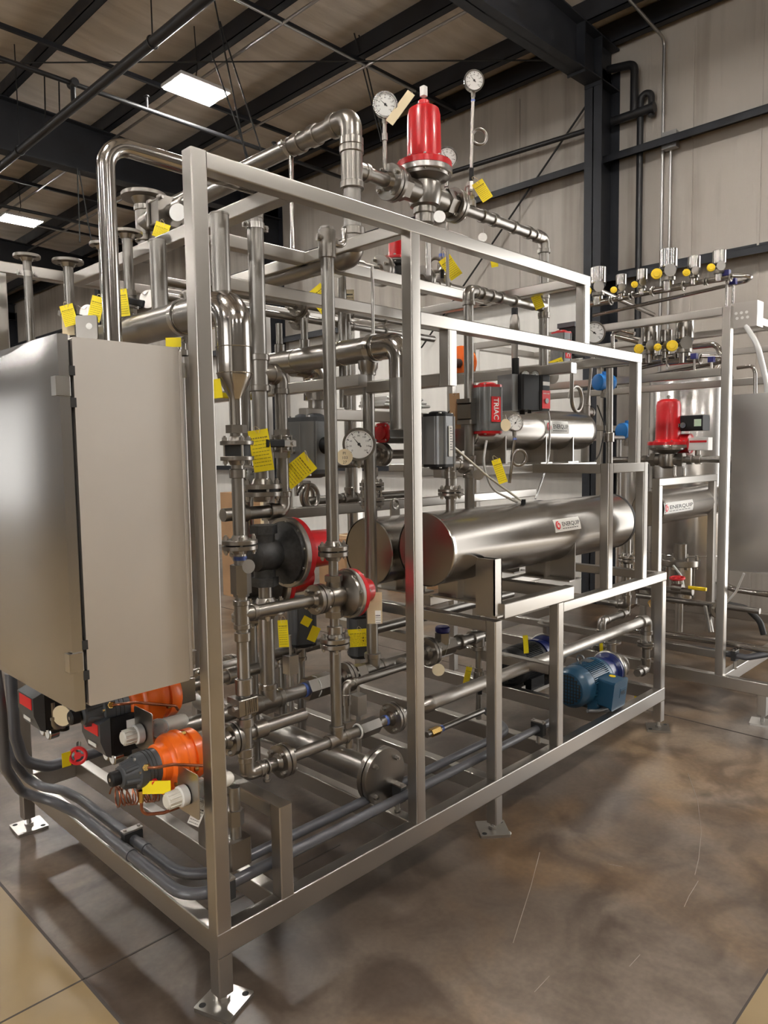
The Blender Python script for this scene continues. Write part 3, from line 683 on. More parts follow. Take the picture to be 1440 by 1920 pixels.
lr.line([(xe, YA, zP2-.02), (xe, YA, at(1195, 1262, y=YA).z), (xe-.12, YA, at(1195, 1262, y=YA).z)], .024)

# --- second slim vertical with the small red-capped regulator
v2 = Run('second slim vertical pipe rising from the low run through two flanges to the top rail', (xt, YA, zb), .022)
zr1, zr0 = zA(1032, 627), zA(1203, 631)
v2.line([(xt, YA, zb+.03), (xt, YA, zr0-.02)], .021, False); v2.line([(xt, YA, zr1+.02), (xt, YA, H-.04)], .0235, False)
v2.part('pipe', B().cyl((xt, YA, zr1), (xt, YA, zr0), .018, seg=16), PIPE)
make_flange(v2, (xt, YA, zr1), Z, .056, .0235, .017, .004, 4, True, .3); make_flange(v2, (xt, YA, zr0), Z, .056, .021, .017, .004, 4, True, .6)
v2.sleeve((xt, YA, zA(1185, 630)), Z, .014); v2.coupling((xt, YA, zA(1180, 630)), Z, .03)
v2.part('top_sleeve', B().ccyl((xt, YA, H-.05), (xt, YA, H-.15), .031, .002), FIT)
ubolt((xt, YA, zA(447, 605)), Z, .0235, Y, 'clamp with a hooked steel bolt on the second slim vertical under the top rail')
v2.part('hook_bolt', B().sweep([(xt+.03, YA, zA(452, 605)), (xt+.085, YA, zA(452, 605)), (xt+.085, YA, H-.03)], .010, .045, 12), POL)
fx = at(596, 1138, y=YA).x
br = Run('short level pipe joining the slim vertical to the small regulator valve', (xc+.05, YA, zt), .021)
br.line([(xc+.05, YA, zt), (fx-.02, YA, zt)], .021, False); make_flange(br, (fx, YA, zt), X, .055, .021, .017, .004, 4, True, .8)
def bonnet_valve(o, d, body_r, ring_r, ring_t, cap_r, cap_l, label, neck, body_m, ring_m, bolts, cap_m=RED, off=.0, name='regulator_valve', body_l=None, side=Z, tip=True):
    """diaphragm regulator: body at o, bonnet along d"""
    o = V(o); d, u, w = basis(d); t = T(name, label, 'valve', o-Z*body_r)
    bl = body_l or body_r*1.5
    bd = t.part('body', B().lathe(o-d*body_r*.9, d, [(0, body_r*.45), (body_r*.25, body_r*.85), (body_r*.9, body_r), (body_r*1.5, body_r*.92), (body_r*.9+neck*.55, body_r*.80), (body_r*.9+neck-.022, ring_r*.62), (body_r*.9+neck-.012, ring_r*.88), (body_r*.9+neck+.003, ring_r*.90)], 28)
           .ccyl(o-V(side)*bl, o+V(side)*bl, body_r*.62, .004), body_m)
    for sg in (-1, 1): t.part('end_hub', B().hexn(o+V(side)*sg*bl*.8, o+V(side)*sg*bl*1.12, body_r*.78), body_m)
    q = o+d*neck
    t.part('ring_flange', B().ccyl(q, q+d*ring_t, ring_r, .003, 40), ring_m)
    q2 = q+d*ring_t
    h = t.part('bonnet', B().lathe(q2, d, [(0, ring_r*.985), (ring_t*.95, ring_r*.985), (ring_t*1.1, ring_r*.94), (ring_t*1.2, (ring_r*.35+cap_r*.65)), (ring_t*1.8, cap_r*1.03), (cap_l*.86, cap_r*.985), (cap_l*.95, cap_r*.9), (cap_l, cap_r*.6)], 40), cap_m)
    for k in range(bolts):
        a = 2*PI*k/bolts+.2; c = q+(u*math.cos(a)+w*math.sin(a))*ring_r*.88
        t.part('bolt', B().hexn(c-d*.006, c, .006).hexn(c+d*(ring_t*2.05), c+d*(ring_t*2.05+.008), .0065), BOLT, under=h)
    if tip: t.part('adjusting_screw', B().cyl(q2+d*cap_l*.98, q2+d*(cap_l+.03), .009, seg=12).hexn(q2+d*(cap_l+.012), q2+d*(cap_l+.024), .015), BOLT)
    return t, q2+d*cap_l
zv = zA(1115, 640)
rv, tip = bonnet_valve((xt, YA, zv), X, .044, .094, .018, .048, .10, 'small regulator valve with a red cap and grey cast body on the slim vertical', .062, FIT, BOLT, 8, body_l=.07, tip=False)
t = rv.part('inlet_neck', B().lathe((fx+.015, YA, zv), X, [(0, .030), (.012, .030), (.016, .036), (.03, .038), (.036, .032), (.05, .036), (xt-fx-.02, .034)], 20), FIT)
rv.part('cap_plate', B().hexn(tip, tip+X*.008, .02), BOLT)
card(tip+V((.0, -.03, -.02)), -Z, VIEW.cross(Z)*-1, .058, .125, 'plain manila tag hanging from the small red regulator cap', CREAM, 0, tip, curl=.01, name='manila_tag')
tg = card(at(709, 1150, y=.12)+VIEW*.006, -Z, VIEW.cross(Z)*-1, .022, .05, 'narrow white sticker on the plain manila tag with rotated numbers', WHITE, 4, name='paper_sticker', cat='sticker')
# ---------------------------------------------------------------- middle plane: two inch verticals, black valves, low header
x3 = at(500, 1200, y=YG).x
def zG(py, px=495): return at(px, py, y=YG).z
zlow = zG(1312, 510)
v3 = Run('thick vertical pipe carrying the black cast valve, clamped under the cross bar', (x3, YG, zlow), .030)
zf0, zf1 = zG(918, 505), zG(1138, 505)
v3.line([(x3, YG, zlow+.04), (x3, YG, zf1-.02)], .030, False); v3.line([(x3, YG, zf0+.02), (x3, YG, zG(408, 478))], .030, False)
make_flange(v3, (x3, YG, zf0), Z, .076, .030, .018, .010, 4, True, .3); make_flange(v3, (x3, YG, zf1), Z, .076, .030, .018, .004, 4, True, .5)
v3.tee((x3, YG, zG(700, 488)), Z, X, .030); v3.sleeve((x3, YG, zG(1122, 503)), Z, .02); v3.part('nipple', B().cyl((x3, YG, zG(1120, 503)), (x3, YG, zG(1060, 503)), .026, seg=18), PIPE)
ubolt((x3, YG, zG(425, 480)), Z, .030, Y, 'dark strap clamp on the thick vertical pipe just below the cross bar')
v3.part('top_cap', B().ccyl((x3, YG, zG(400, 478)), (x3, YG, zG(412, 478)), .0315, .003), FIT)
x5 = at(527, 760, y=YG).x; z5, z5b = zG(700, 490), zG(956, 540)
v5 = Run('short looped pipe beside the thick vertical, with elbows above and below its lever valve', (x5, YG, z5b), .025)
v5.line([(x3+.04, YG, z5), (x5, YG, z5), (x5, YG, z5b), (x3-.18, YG, z5b)], .0245)
v5.coupling((at(452, 962, y=YG).x, YG, z5b), X, .05)
ball_valve((x5, YG, zG(832, 528)), Z, -Y, -X, .032, 'lever ball valve with a black grip pointing across, hung with a yellow card', .125, .055)
# black diaphragm valves
bv, tip1 = bonnet_valve((x3, YG, zG(1040, 505)), X+V((0, -.0, -.0)), .068, .140, .024, .076, .225, 'black cast body valve with a wide silver ring and bright red cylinder', .10, DARKMET, BOLT, 10, body_l=.105, tip=False, name='diaphragm_valve')
yb2 = .76; xb2 = at(466, 1095, y=yb2).x
zb2 = at(470, 1095, y=yb2).z
bv2, tip2 = bonnet_valve((xb2, yb2, zb2), X, .066, .140, .024, .072, .20, 'second black cast valve with a red cylinder, lower and farther inside the frame', .10, DARKMET, BOLT, 8, body_l=.105, tip=False, name='diaphragm_valve')
v3b = Run('thick vertical pipe of the lower black valve, deeper inside the frame', (xb2, yb2, .3), .030)
v3b.line([(xb2, yb2, .32), (xb2, yb2, zb2-.12)], .030, False); v3b.line([(xb2, yb2, zb2+.12), (xb2, yb2, 2.2)], .030, False)
for dz in (-.14, .14): make_flange(v3b, (xb2, yb2, zb2+dz), Z, .076, .030, .014, .004)
# low header with tees
xg0, xg1 = .10, at(905, 1212, y=YG).x
gr = Run('low level header pipe with hexagonal check valve running the length of the skid', (0, YG, zlow), .030)
gr.line([(xg0, YG, zlow), (xg1, YG, zlow)], .028, False)
gr.tee((x3, YG, zlow), X, Z, .028); gr.coupling((at(478, 1322, y=YG).x, YG, zlow), X, .03)
gr.part('check_valve_body', B().hexn((at(572, 1298, y=YG).x, YG, zlow), (at(618, 1280, y=YG).x, YG, zlow), .048), FIT); gr.part('seal_band', B().ring((at(590, 1290, y=YG).x, YG, zlow), X, .043, .003), DIAL)
gr.sleeve((at(570, 1298, y=YG).x, YG, zlow), X, .02, .029)
gr.flange((at(648, 1268, y=YG).x, YG, zlow), X, .066, .028)
x4 = at(695, 1000, y=YG).x
gr.tee((x4, YG, zlow), X, Z, .028); gr.hexc((at(672, 1262, y=YG).x, YG, zlow), X, .05)
gr.flange((at(804, 1230, y=YG).x, YG, zlow), X, .07, .028)
gr.part('valve_bonnet', B().hexn((at(830, 1215, y=YG).x, YG, zlow+.02), (at(830, 1215, y=YG).x, YG, zlow+.075), .04), FIT); gr.part('valve_cap', B().ccyl((at(830, 1215, y=YG).x, YG, zlow+.075), (at(830, 1215, y=YG).x, YG, zlow+.105), .036, .006), PURP)
gr.part('valve_body', B().hexn((at(812, 1226, y=YG).x, YG, zlow), (at(848, 1218, y=YG).x, YG, zlow), .042), FIT)
gr.coupling((at(862, 1212, y=YG).x, YG, zlow), X, .03); gr.tee((at(897, 1205, y=YG).x, YG, zlow), X, -Z, .028); gr.coupling((xg1, YG, zlow), X, .03)
xd = at(897, 1205, y=YG).x
gr.part('pipe', B().cyl((xd, YG, zlow-.04), (xd, YG, .28), .016, seg=14), PIPE)
ball_valve((xd, YG, at(897, 1268, y=YG).z), Z, VIEW, (0, 0, -1), .024, 'small drain ball valve with a yellow card under the low header', .08, .045)
disc_tag((at(822, 1254, y=YG-.06).x, YG-.06, at(822, 1256, y=YG-.06).z), VIEW, .030, 'round manila disc tag hanging from the blue capped valve', None, CREAM, (at(830, 1215, y=YG).x, YG-.04, zlow+.03))
# smaller pipe under the low header
zs = at(700, 1268, y=.40).z; xs0 = at(648, 1290, y=.40).x
sp = Run('smaller pipe beneath the low header with an elbow down to a block valve', (xs0, .40, .3), .017)
sp.line([(at(762, 1250, y=.40).x, .40, zs), (xs0, .40, zs), (xs0, .40, at(650, 1382, y=.40).z)], .017)
sp.coupling((xs0, .40, at(650, 1312, y=.40).z), Z, .04); sp.part('block_valve', B().rbox((xs0-.03, .37, at(650, 1372, y=.40).z), (xs0+.03, .43, at(650, 1350, y=.40).z), .004), FIT)
# round tee on V4 and its four inch header
def z4_(py, px=692): return at(px, py, y=YG).z
h2 = Run('second wide header pipe with two thin risers and an elbow down behind the post', (x4, YG, z4_(660)), .057)
zh2 = at(690, 655, x=x4).z
h2.part('pipe', B().cyl((x4, .38, zh2), (x4, 1.5, zh2), .054, seg=28), PIPE); h2.part('elbow', B().sweep([(x4, .40, zh2), (x4, .27, zh2), (x4, .27, zh2-.14)], .0545, .125, 28, 12), POL)
h2.part('pipe', B().cyl((x4, .27, zh2-.13), (x4, .27, zh2-.35), .054, seg=28), PIPE)
for y in (.40, .62, .95): h2.part('weld_bead', B().ring((x4, y, zh2), Y, .054, .002), POL)
b = B().lathe((x4, .42, zh2), Y, [(0, .0555), (0, .061), (.03, .061), (.03, .0555)], 28, False)
h2.part('strap', b, BOLT); 
for sg in (-1, 1): h2.part('strap_bolt', B().cyl((x4+sg*.072, .415, zh2), (x4+sg*.072, .455, zh2), .006, seg=8).box((x4+sg*.055, .42, zh2-.008), (x4+sg*.085, .45, zh2+.008)), BOLT)
h2.part('hanger_rod', B().cyl((x4, .435, zh2+.055), (x4, .435, H-HT), .007, seg=10), BOLT)
for px, top in ((524, 2.32), (571, 2.32)):
    y = at(px, 640, x=x4).y
    h2.part('riser', B().cyl((x4, y, zh2+.04), (x4, y, top), .0168, seg=16).ccyl((x4, y, zh2+.045), (x4, y, zh2+.09), .025, .002), PIPE)
v4 = Run('plain vertical pipe dropping from the second wide header to the low header', (x4, YG, zlow), .028)
v4.line([(x4, YG, zlow+.03), (x4, YG, zh2-.03)], .026, False); v4.part('weldolet', B().lathe((x4, YG, zh2-.05), -Z, [(0, .043), (.03, .042), (.045, .034), (.06, .034)], 24), FIT)
# large elbow behind
y = 1.0; pe = at(586, 705, y=y)
bb = Run('large bare elbow hanging behind the thick vertical pipe', (pe.x, y, pe.z-.1), .07, POL)
bb.part('elbow', B().sweep([(pe.x-.12, y, pe.z+.05), (pe.x+.02, y, pe.z+.05), (pe.x+.02, y, pe.z-.12)], .062, .13, 24, 10), POL); bb.part('pipe', B().cyl((pe.x+.02, y, pe.z-.11), (pe.x+.02, y, pe.z-.5), .04, seg=20), PIPE)
# ---------------------------------------------------------------- top run with the big red regulator
zT = at(850, 385, y=YB1).z; xb = at(660, 330, y=YB1).x
def zT_(py, px=660): return at(px, py, y=YB1).z
tp = Run('large looped top pipe with three elbows that feeds the big red regulator', (xb, YB1, zT_(470)), .0365)
zt0, zt1 = zT_(222), zT_(480)
tp.line([(xb, 1.7, zt0), (xb, YB1, zt0), (xb, YB1, zt1), (xb, 1.62, zt1)], .036)
yc = at(545, 272, x=xb).y
for px in (590, 560): tp.coupling((xb, at(px, 250, x=xb).y, zt0), Y, .045, .036, 1.2)
tp.coupling((xb, YB1, zT_(290)), Z, .05, .036, 1.16); tp.coupling((xb, YB1, zT_(400)), Z, .03, .036, 1.12)
xw0 = at(735, 345, y=YB1).x; xw1 = at(852, 388, y=YB1).x; xr = (xw0+xw1)/2; xe = at(1020, 462, y=YB1).x
tp.tee((xb, YB1, zT), Z, X, .036, .028)
tp.line([(xb+.05, YB1, zT), (xw0, YB1, zT)], .027, False); make_flange(tp, (xw0, YB1, zT), X, .075, .027, .018, .005, 4, True, .5)
ubolt((xb, yc, zt0), Y, .036, Z, 'split clamp on the upper loop of the large top pipe'); tp.part('support_rod', B().cyl((xb, yc, zt0-.036), (xb, yc, H), .011, seg=12), POL)
t1, tip = bonnet_valve((xr, YB1, zT), Z, .076, .122, .026, .073, .265, 'big glossy red regulator valve standing on the top pipe run', .078, FIT, BOLT, 10, body_l=xr-xw0-.045, tip=True, side=X)
t1.part('lower_plug', B().ccyl((xr, YB1, zT-.05), (xr, YB1, zT-.085), .05, .003).ccyl((xr, YB1, zT-.08), (xr, YB1, zT-.125), .042, .003), FIT)
t1.part('cap_sleeve', B().ccyl(tip, tip+Z*.028, .024, .004), RED); t1.part('white_cap', B().rbox(tip+V((-.013, -.013, .045)), tip+V((.013, .013, .085)), .004, 2), WHITE)
dr = Run('top pipe leaving the big red regulator and turning down through the frame', (xe, YB1, zT), .027)
make_flange(dr, (xw1, YB1, zT), X, .075, .027, .018, .005, 4, True, .5)
dr.line([(xw1+.02, YB1, zT), (xe, YB1, zT), (xe, YB1, at(1010, 716, y=YB1).z)], .0255)
for px in (905, 925, 962, 990, 1003): dr.coupling((at(px, 408+(px-880)*.37, y=YB1).x, YB1, zT), X, .03, .0255, 1.28)
zq = at(1013, 572, y=YB1).z; dr.tee((xe, YB1, zq), Z, -X, .024); dr.coupling((xe, YB1, at(1012, 590, y=YB1).z), Z, .03, .024)
dr.part('hanger_rod', B().cyl((xr+.02, YB1, zT-.12), (xr+.02, YB1, H-.06), .012, seg=12), BOLT)
dr.coupling((xe, YB1, at(1012, 500, y=YB1).z), Z, .05, .0255, 1.25)
# gauges over the top run
g1 = at(722, 196, y=YB1-.02); 
gauge(g1, V((-.62, -.75, -.1)), V((at(722, 330, y=YB1).x, YB1, zT+.035)), .047, 'dial gauge on a straight stem beside the big red regulator, above its inlet flange', .78, dep=.035)
g2 = at(889, 151, y=YB1-.02); s2 = V((at(882, 345, y=YB1).x, YB1, at(882, 345, y=YB1).z))
gauge(g2, V((-.62, -.75, -.1)), s2, .044, 'highest dial gauge, on a coiled siphon tube above the outlet pipe', .75, siphon=.034, dep=.033)
ball_valve(s2-Z*.035, Z, VIEW, Z, .021, 'small ball valve with upright black lever under the coiled siphon gauge', .09, .04)
dr.part('gauge_nipple', B().cyl(s2-Z*.07, V((s2.x, YB1, zT)), .012, seg=12).ccyl(V((s2.x, YB1, zT+.02)), V((s2.x, YB1, zT+.05)), .026, .003), FIT)
g3 = at(838, 296, y=.62); gauge(g3, V((-.62, -.75, -.1)), V((g3.x, g3.y, H)), .050, 'dial gauge half hidden behind the flange of the big red regulator', .72, dep=.035)
# TRIAC pipe
x6 = at(880, 850, y=YB1).x; z6 = at(882, 545, y=YB1).z
v6 = Run('slim vertical pipe from the front exchanger up to a level branch under the top rail', (x6, YB1, 1.45), .0235)
v6.line([(x6, YB1, 1.40), (x6, YB1, z6), (at(940, 548, y=YB1).x, YB1, z6)], .0235)
v6.line([(at(940, 548, y=YB1).x, YB1, z6), (xe, YB1, z6)], .021, False)
for px in (905, 922, 938, 965): v6.coupling((at(px, 548, y=YB1).x, YB1, z6), X, .028, .0235)
zb6 = at(882, 875, y=YB1).z; v6.tee((x6, YB1, zb6), Z, -X, .0235)
mid = Run('level pipe of the middle regulator crossing behind the second front post', (at(655, 493, y=.75).x, .75, at(655, 493, y=.75).z), .021)
pm0, pm1 = at(640, 490, y=.75), at(1000, 585, y=.75)
mid.line([pm0, V((pm1.x, .75, pm0.z))], .021, False)
xm = at(745, 515, y=.75).x; mid.flange((at(715, 512, y=.75).x, .75, pm0.z), X, .075, .021); mid.flange((at(793, 528, y=.75).x, .75, pm0.z), X, .075, .021); mid.coupling((at(672, 498, y=.75).x, .75, pm0.z), X, .05); mid.tee((at(830, 536, y=.75).x, .75, pm0.z), X, Z, .021)
mid.line([V((pm0.x, .75, pm0.z)), V((pm0.x, .75, 1.9))], .021, False); mid.elbow((pm0.x, .75, pm0.z), X, -Z, .021)
bonnet_valve((xm, .75, pm0.z), Z, .055, .075, .012, .042, .19, 'middle red regulator with a dark cast body half hidden by the second front post', .055, DARKMET, FIT, 8, body_l=.09, side=X, name='regulator_valve')
bvp = V((at(828, 500, y=.75).x, .75, at(828, 500, y=.75).z)); ball_valve(bvp, Z, VIEW, -Z, .019, 'small chrome ball valve above the level pipe, with a yellow card', .07, .035)
mid.part('gauge_nipple', B().cyl(bvp-Z*.08, bvp+Z*.10, .012, seg=12).ring(bvp+V((-.05, 0, .0)), V((.7, .7, 0)), .035, .009), PIPE)
mid.part('sleeve', B().cyl(bvp+Z*.05, bvp+Z*.066, .015, seg=12), BLUETAPE)
for z, yy, lab in ((at(520, 590, y=1.1).z, 1.1, 'thin pipe with flanges crossing the middle of the frame'), (at(700, 595, y=1.05).z, 1.05, 'thin pipe with a hanger crossing under the inner rails')):
    r = Run(lab, (.3, yy, z), .019); r.line([(.45, yy, z), (2.3, yy, z)], .019, False)
    r.flange((at(560, 582, y=yy).x, yy, z), X, .06, .019); r.coupling((at(618, 590, y=yy).x, yy, z), X, .04); r.tee((at(650, 585, y=yy).x, yy, z), X, -Z, .019); r.part('drop', B().cyl((at(650, 585, y=yy).x, yy, z), (at(650, 585, y=yy).x, yy, 1.2), .016, seg=12), PIPE)
    r.part('hanger_rod', B().cyl((at(720, 590, y=yy).x, yy, z), (at(720, 590, y=yy).x, yy, 2.37), .006, seg=8).ring((at(720, 590, y=yy).x, yy, z), X, .024, .005), BOLT)
# ---------------------------------------------------------------- exchangers
def logo_label(t, fn, w, h, name='logo_plate'):
    """fn(u, v, lift) -> world; a plate with the maker's swirl and word"""
    n, m = 8, 8; b = B(); k = (n+1)*(m+1); vs = [fn(w*i/n, h*j/m, s) for s in (.0008, .0002) for i in range(n+1) for j in range(m+1)]
    fs = [(i*(m+1)+j, (i+1)*(m+1)+j, (i+1)*(m+1)+j+1, i*(m+1)+j+1) for i in range(n) for j in range(m)]
    rim = [i*(m+1) for i in range(n)]+[n*(m+1)+j for j in range(m)]+[i*(m+1)+m for i in range(n, 0, -1)]+[j for j in range(m, 0, -1)]
    fs += [(rim[(q+1) % len(rim)], rim[q], rim[q]+k, rim[(q+1) % len(rim)]+k) for q in range(len(rim))]
    p = t.part(name, b.add(vs, fs), WHITE, 'white logo plate with red swirl and dark lettering')
    cx, cy, R = h*.56, h*.52, h*.40; b = B()
    def arc(a0, a1, r0, r1, w0, w1, k=26):
        vs = []
        for i in range(k+1):
            s = i/k; a = math.radians(a0+(a1-a0)*s); r = r0+(r1-r0)*s; ww = (w0+(w1-w0)*s)*max(.05, math.sin(PI*min(1, .08+.92*(1-abs(2*s-1)))/2))
            vs += [fn(cx+math.cos(a)*(r+ww), cy+math.sin(a)*(r+ww), .0014), fn(cx+math.cos(a)*(r-ww), cy+math.sin(a)*(r-ww), .0014)]
        b.add(vs, [(2*i, 2*i+1, 2*i+3, 2*i+2) for i in range(k)])
    arc(60, 330, R*.72, R*.62, R*.24, R*.24); arc(250, 500, R*.55, R*.30, R*.18, R*.20); arc(40, 240, R*.28, R*.12, R*.10, R*.08)
    t.part('red_swirl', b, REDL, under=p)
    b = B(); arc(120, 250, R*1.05, R*1.02, R*.06, R*.05); t.part('dark_arc', b, INK, under=p)
    b = B(); wd = w-h*1.18; put_text(b, 'ENERQUIP', h*.46, lambda u, v: fn(h*1.06+u, h*.40+v, .0014), .012, wd)
    n_ = b; u = h*1.06
    while u < h*1.06+wd*.9: n_.add([fn(u, h*.2, .0014), fn(u+wd*.1, h*.2, .0014), fn(u+wd*.1, h*.25, .0014), fn(u, h*.25, .0014)], [(0, 1, 2, 3)]); u += wd*.13
    t.part('logo_lettering', b, INK, under=p)

def exchanger(x0, x1, y, z, r, label, lab_x=None, lab_w=.15, lab_h=.085, lab_a=35, dome=False, saddle_z=None, saddles=()):
    t = T('heat_exchanger', label, 'heat exchanger', (x0, y, z-r))
    t.part('shell', B().lathe((x0+.02, y, z), X, [(0, r), (x1-x0-.04, r)], 64, True), SKIN)
    t.part('end_rim', B().lathe((x0, y, z), X, [(0, r*.985), (.003, r*1.012), (.02, r*1.012), (.022, r)], 64, False), POL)
    if dome: t.part('end_dome', B().lathe((x1-.022, y, z), X, [(0, r*1.0), (.03, r*.985), (.055, r*.92), (.075, r*.75), (.088, r*.5), (.095, 0)], 48, False), SKIN)
    else: t.part('end_rim', B().lathe((x1-.022, y, z), X, [(0, r), (.002, r*1.015), (.022, r*1.015), (.024, r*.98), (.024, 0)], 64, False), DARKMET)
    t.part('end_plate', B().lathe((x0+.004, y, z), X, [(0, 0), (0, r*.985), (.012, r*.985)], 64, False), SKIN)
    for sx in saddles:
        b = B(); n = 14; ang = [math.radians(200+140*i/n) for i in range(n+1)]
        vs = []
        for dx in (-.004, .004):
            vs += [(sx+dx, y+math.cos(a)*r*1.003, z+math.sin(a)*r*1.003) for a in ang]+[(sx+dx, y+r*.94, saddle_z), (sx+dx, y-r*.94, saddle_z)]
        m = n+3
        b.add(vs, [tuple(range(m)), tuple(range(2*m-1, m-1, -1))]+[(i, i+m, (i+1) % m+m, (i+1) % m) for i in range(m)])
        b.box((sx-.06, y-r*.96, saddle_z), (sx+.06, y+r*.96, saddle_z+.008)); b.box((sx-.05, y-.004, saddle_z), (sx+.05, y+.004, z-r*.97))
        t.part('saddle', b, FRAME)
    if lab_x is not None:
        def fn(u, v, s=0):
            a = math.radians(lab_a)+(v-lab_h/2)/r; return V((lab_x+u, y-(r+s+.0006)*math.cos(a), z+(r+s+.0006)*math.sin(a)))
        logo_label(t, fn, lab_w, lab_h)
    return t
HY, HZ, HR = .265, 1.262, .160
hx0, hx1 = at(797, 1030, y=HY).x, 2.93
lx0 = at(1032, 1000, y=HY-.13).x; lx1 = at(1080, 985, y=HY-.13).x
e1 = exchanger(hx0, hx1, HY, HZ, HR, 'front brushed steel exchanger shell resting on the pump frame, with a logo plate', lx0, lx1-lx0, .066, 17, saddle_z=ZP+.05, saddles=(1.52, 2.26))
nz = at(845, 945, y=HY); e1.part('nozzle', B().cyl((nz.x, HY, HZ+HR-.02), (nz.x, HY, at(845, 900, y=HY).z), .022, seg=18), PIPE)
make_flange(e1, (nz.x, HY, at(845, 923, y=HY).z), Z, .057, .022, .013, .004, 4)
e1.part('hose_boss', B().cyl((at(975, 938, y=HY).x, HY-.02, HZ+HR-.01), (at(975, 938, y=HY).x, HY-.02, HZ+HR+.02), .012, seg=12), BLACK)
bk = T('bracket_channel', 'upright steel channel bracket in front of the front exchanger shell', 'bracket', (1.42, .0, ZP)); bz = at(936, 1048, y=.02).z; bx = at(927, 1100, y=.02).x
bk.part('web', B().box((bx, .02, ZP+.02), (bx+.055, .026, bz)), FRAME); bk.part('flange_edge', B().box((bx+.049, .02, ZP+.02), (bx+.055, .12, bz)), FRAME); bk.part('flange_edge', B().box((bx, .02, ZP+.02), (bx+.006, .12, bz)), FRAME); bk.part('base_lip', B().box((bx, .005, ZP+.012), (bx+.055, .12, ZP+.02)), FRAME)
e2 = exchanger(at(690, 1035, y=.63).x, 2.75, .63, HZ-.04, .158, 'second exchanger shell lying just behind the front one', saddle_z=ZP+.05, saddles=(1.5, 2.3))
e2.part('lifting_lug', B().box((1.42, .625, 1.36), (1.48, .635, 1.44)).ring((1.45, .63, 1.435), Y, .022, .008), FRAME)
y3 = .58; e3z = at(1000, 806, y=y3).z
e3 = exchanger(at(862, 806, y=y3).x, at(1085, 806, y=y3).x, y3, e3z, .118, 'upper exchanger shell with a domed end and a logo plate behind the hoses', at(1022, 800, y=y3-.115).x, at(1066, 800, y=y3-.115).x-at(1022, 800, y=y3-.115).x, .075, 6, dome=True, saddle_z=1.61, saddles=(2.15, 2.55, 2.85))
# nozzle valve above the front exchanger
zv = at(845, 885, y=HY).z
nv = Run('flanged nozzle pipe and tee rising from the front exchanger to its grey actuator', (nz.x, HY, at(845, 900, y=HY).z), .022)
nv.line([(nz.x, HY, at(845, 912, y=HY).z), (nz.x, HY, at(845, 862, y=HY).z)], .022, False); nv.coupling((nz.x, HY, at(845, 890, y=HY).z), Z, .035); nv.tee((nz.x, HY, at(845, 870, y=HY).z), Z, X, .022)
nv.line([(nz.x+.03, HY, at(845, 870, y=HY).z), (x6-.02, YB1, zb6)], .020, False)
def actuator(c, ax, out, L, w, capm, label, body_m=GREY, knob=True, plate=None, d=None):
    """quarter turn rack actuator: centre, long axis, shaft direction"""
    c = V(c); ax = V(ax).normalized(); out = V(out).normalized(); d = d or w
    M = fr(c, out, ax); t = T('valve_actuator', label, 'actuator', c-ax*L/2)
    b = B(M); b.rbox((-d/2, -w/2, -L/2), (d/2, w/2, L/2), w*.30, 2, 5); b.wn = True
    body = t.part('body', b, body_m)
    b = B(M)
    for k in (-1, 1):
        for s in (-.28, .28): b.rbox((k*d/2-.004, s*w-.006, -L/2), (k*d/2+.004, s*w+.006, L/2), .003, 2, 1)
        b.rbox((-d*.2, k*w/2-.003, -L/2), (d*.2, k*w/2+.003, L/2), .003, 2, 1)
    t.part('fin_rib', b, body_m)
    for s in (-1, 1):
        b = B(M); b.rbox((-d*.49, -w*.49, s*L/2), (d*.49, w*.49, s*(L/2+w*.10)), w*.28, 2, 4); b.lathe((0, 0, s*(L/2+w*.08)), (0, 0, s), [(0, w*.36), (w*.08, w*.34), (w*.12, w*.25)], 24)
        cp = t.part('end_cap', b, capm)
        for u, v in ((-1, -1), (-1, 1), (1, 1), (1, -1)): t.part('bolt', B(M).hexn((u*d*.33, v*w*.36, s*(L/2+w*.09)), (u*d*.33, v*w*.36, s*(L/2+w*.14)), w*.05), BOLT, under=cp)
    if knob:
        k = t.part('position_knob', B(M).lathe((d/2, 0, 0), (1, 0, 0), [(0, w*.2), (w*.18, w*.18), (w*.24, w*.14)], 24), BLACK)
        t.part('pointer', B(M).box((d/2+w*.2, -w*.20, -w*.03), (d/2+w*.25, w*.02, w*.03)), YELP, under=k)
    if plate: plate(t, M, d, w, L)
    return t
FACE = V((-.70, -.71, 0))
def plate_dots(t, M, d, w, L):
    for z in (-.02, .02):
        t.part('port_plug', B(M).cyl((.0, -w/2, z*1.2), (.0, -w/2-.016, z*1.2), .010, seg=10), BOLT)
        t.part('red_dot', B(M).cyl((-d*.26, -w*.50, z), (-d*.26, -w*.515, z), .009, seg=12), REDL)
pA = at(582, 836, y=.66); actuator(pA, Z, V((.05, -1, 0)), .205, .185, DGREY, 'grey block actuator with a black pointer knob behind the slim vertical', plate=plate_dots)
def plate_white(t, M, d, w, L):
    p = t.part('name_plate', B(M).rbox((d/2+.003, -w*.12, -L*.34), (d/2+.006, w*.12, L*.30), .004, 0, 2), WHITE)
    b = B(M)
    for k in range(9): b.box((d/2+.0055, -w*.05, L*(.24-.056*k)), (d/2+.0075, w*(.04+.03*(k % 3)), L*(.24-.056*k)+.004))
    t.part('plate_lettering', b, GREY, under=p)
pB = at(822, 826, y=.20); actuator(pB, Z, V((.1, -1, 0)), .20, .115, BLACK, 'grey actuator with dark end caps and a white strip plate beside the second post', knob=False, plate=plate_white)
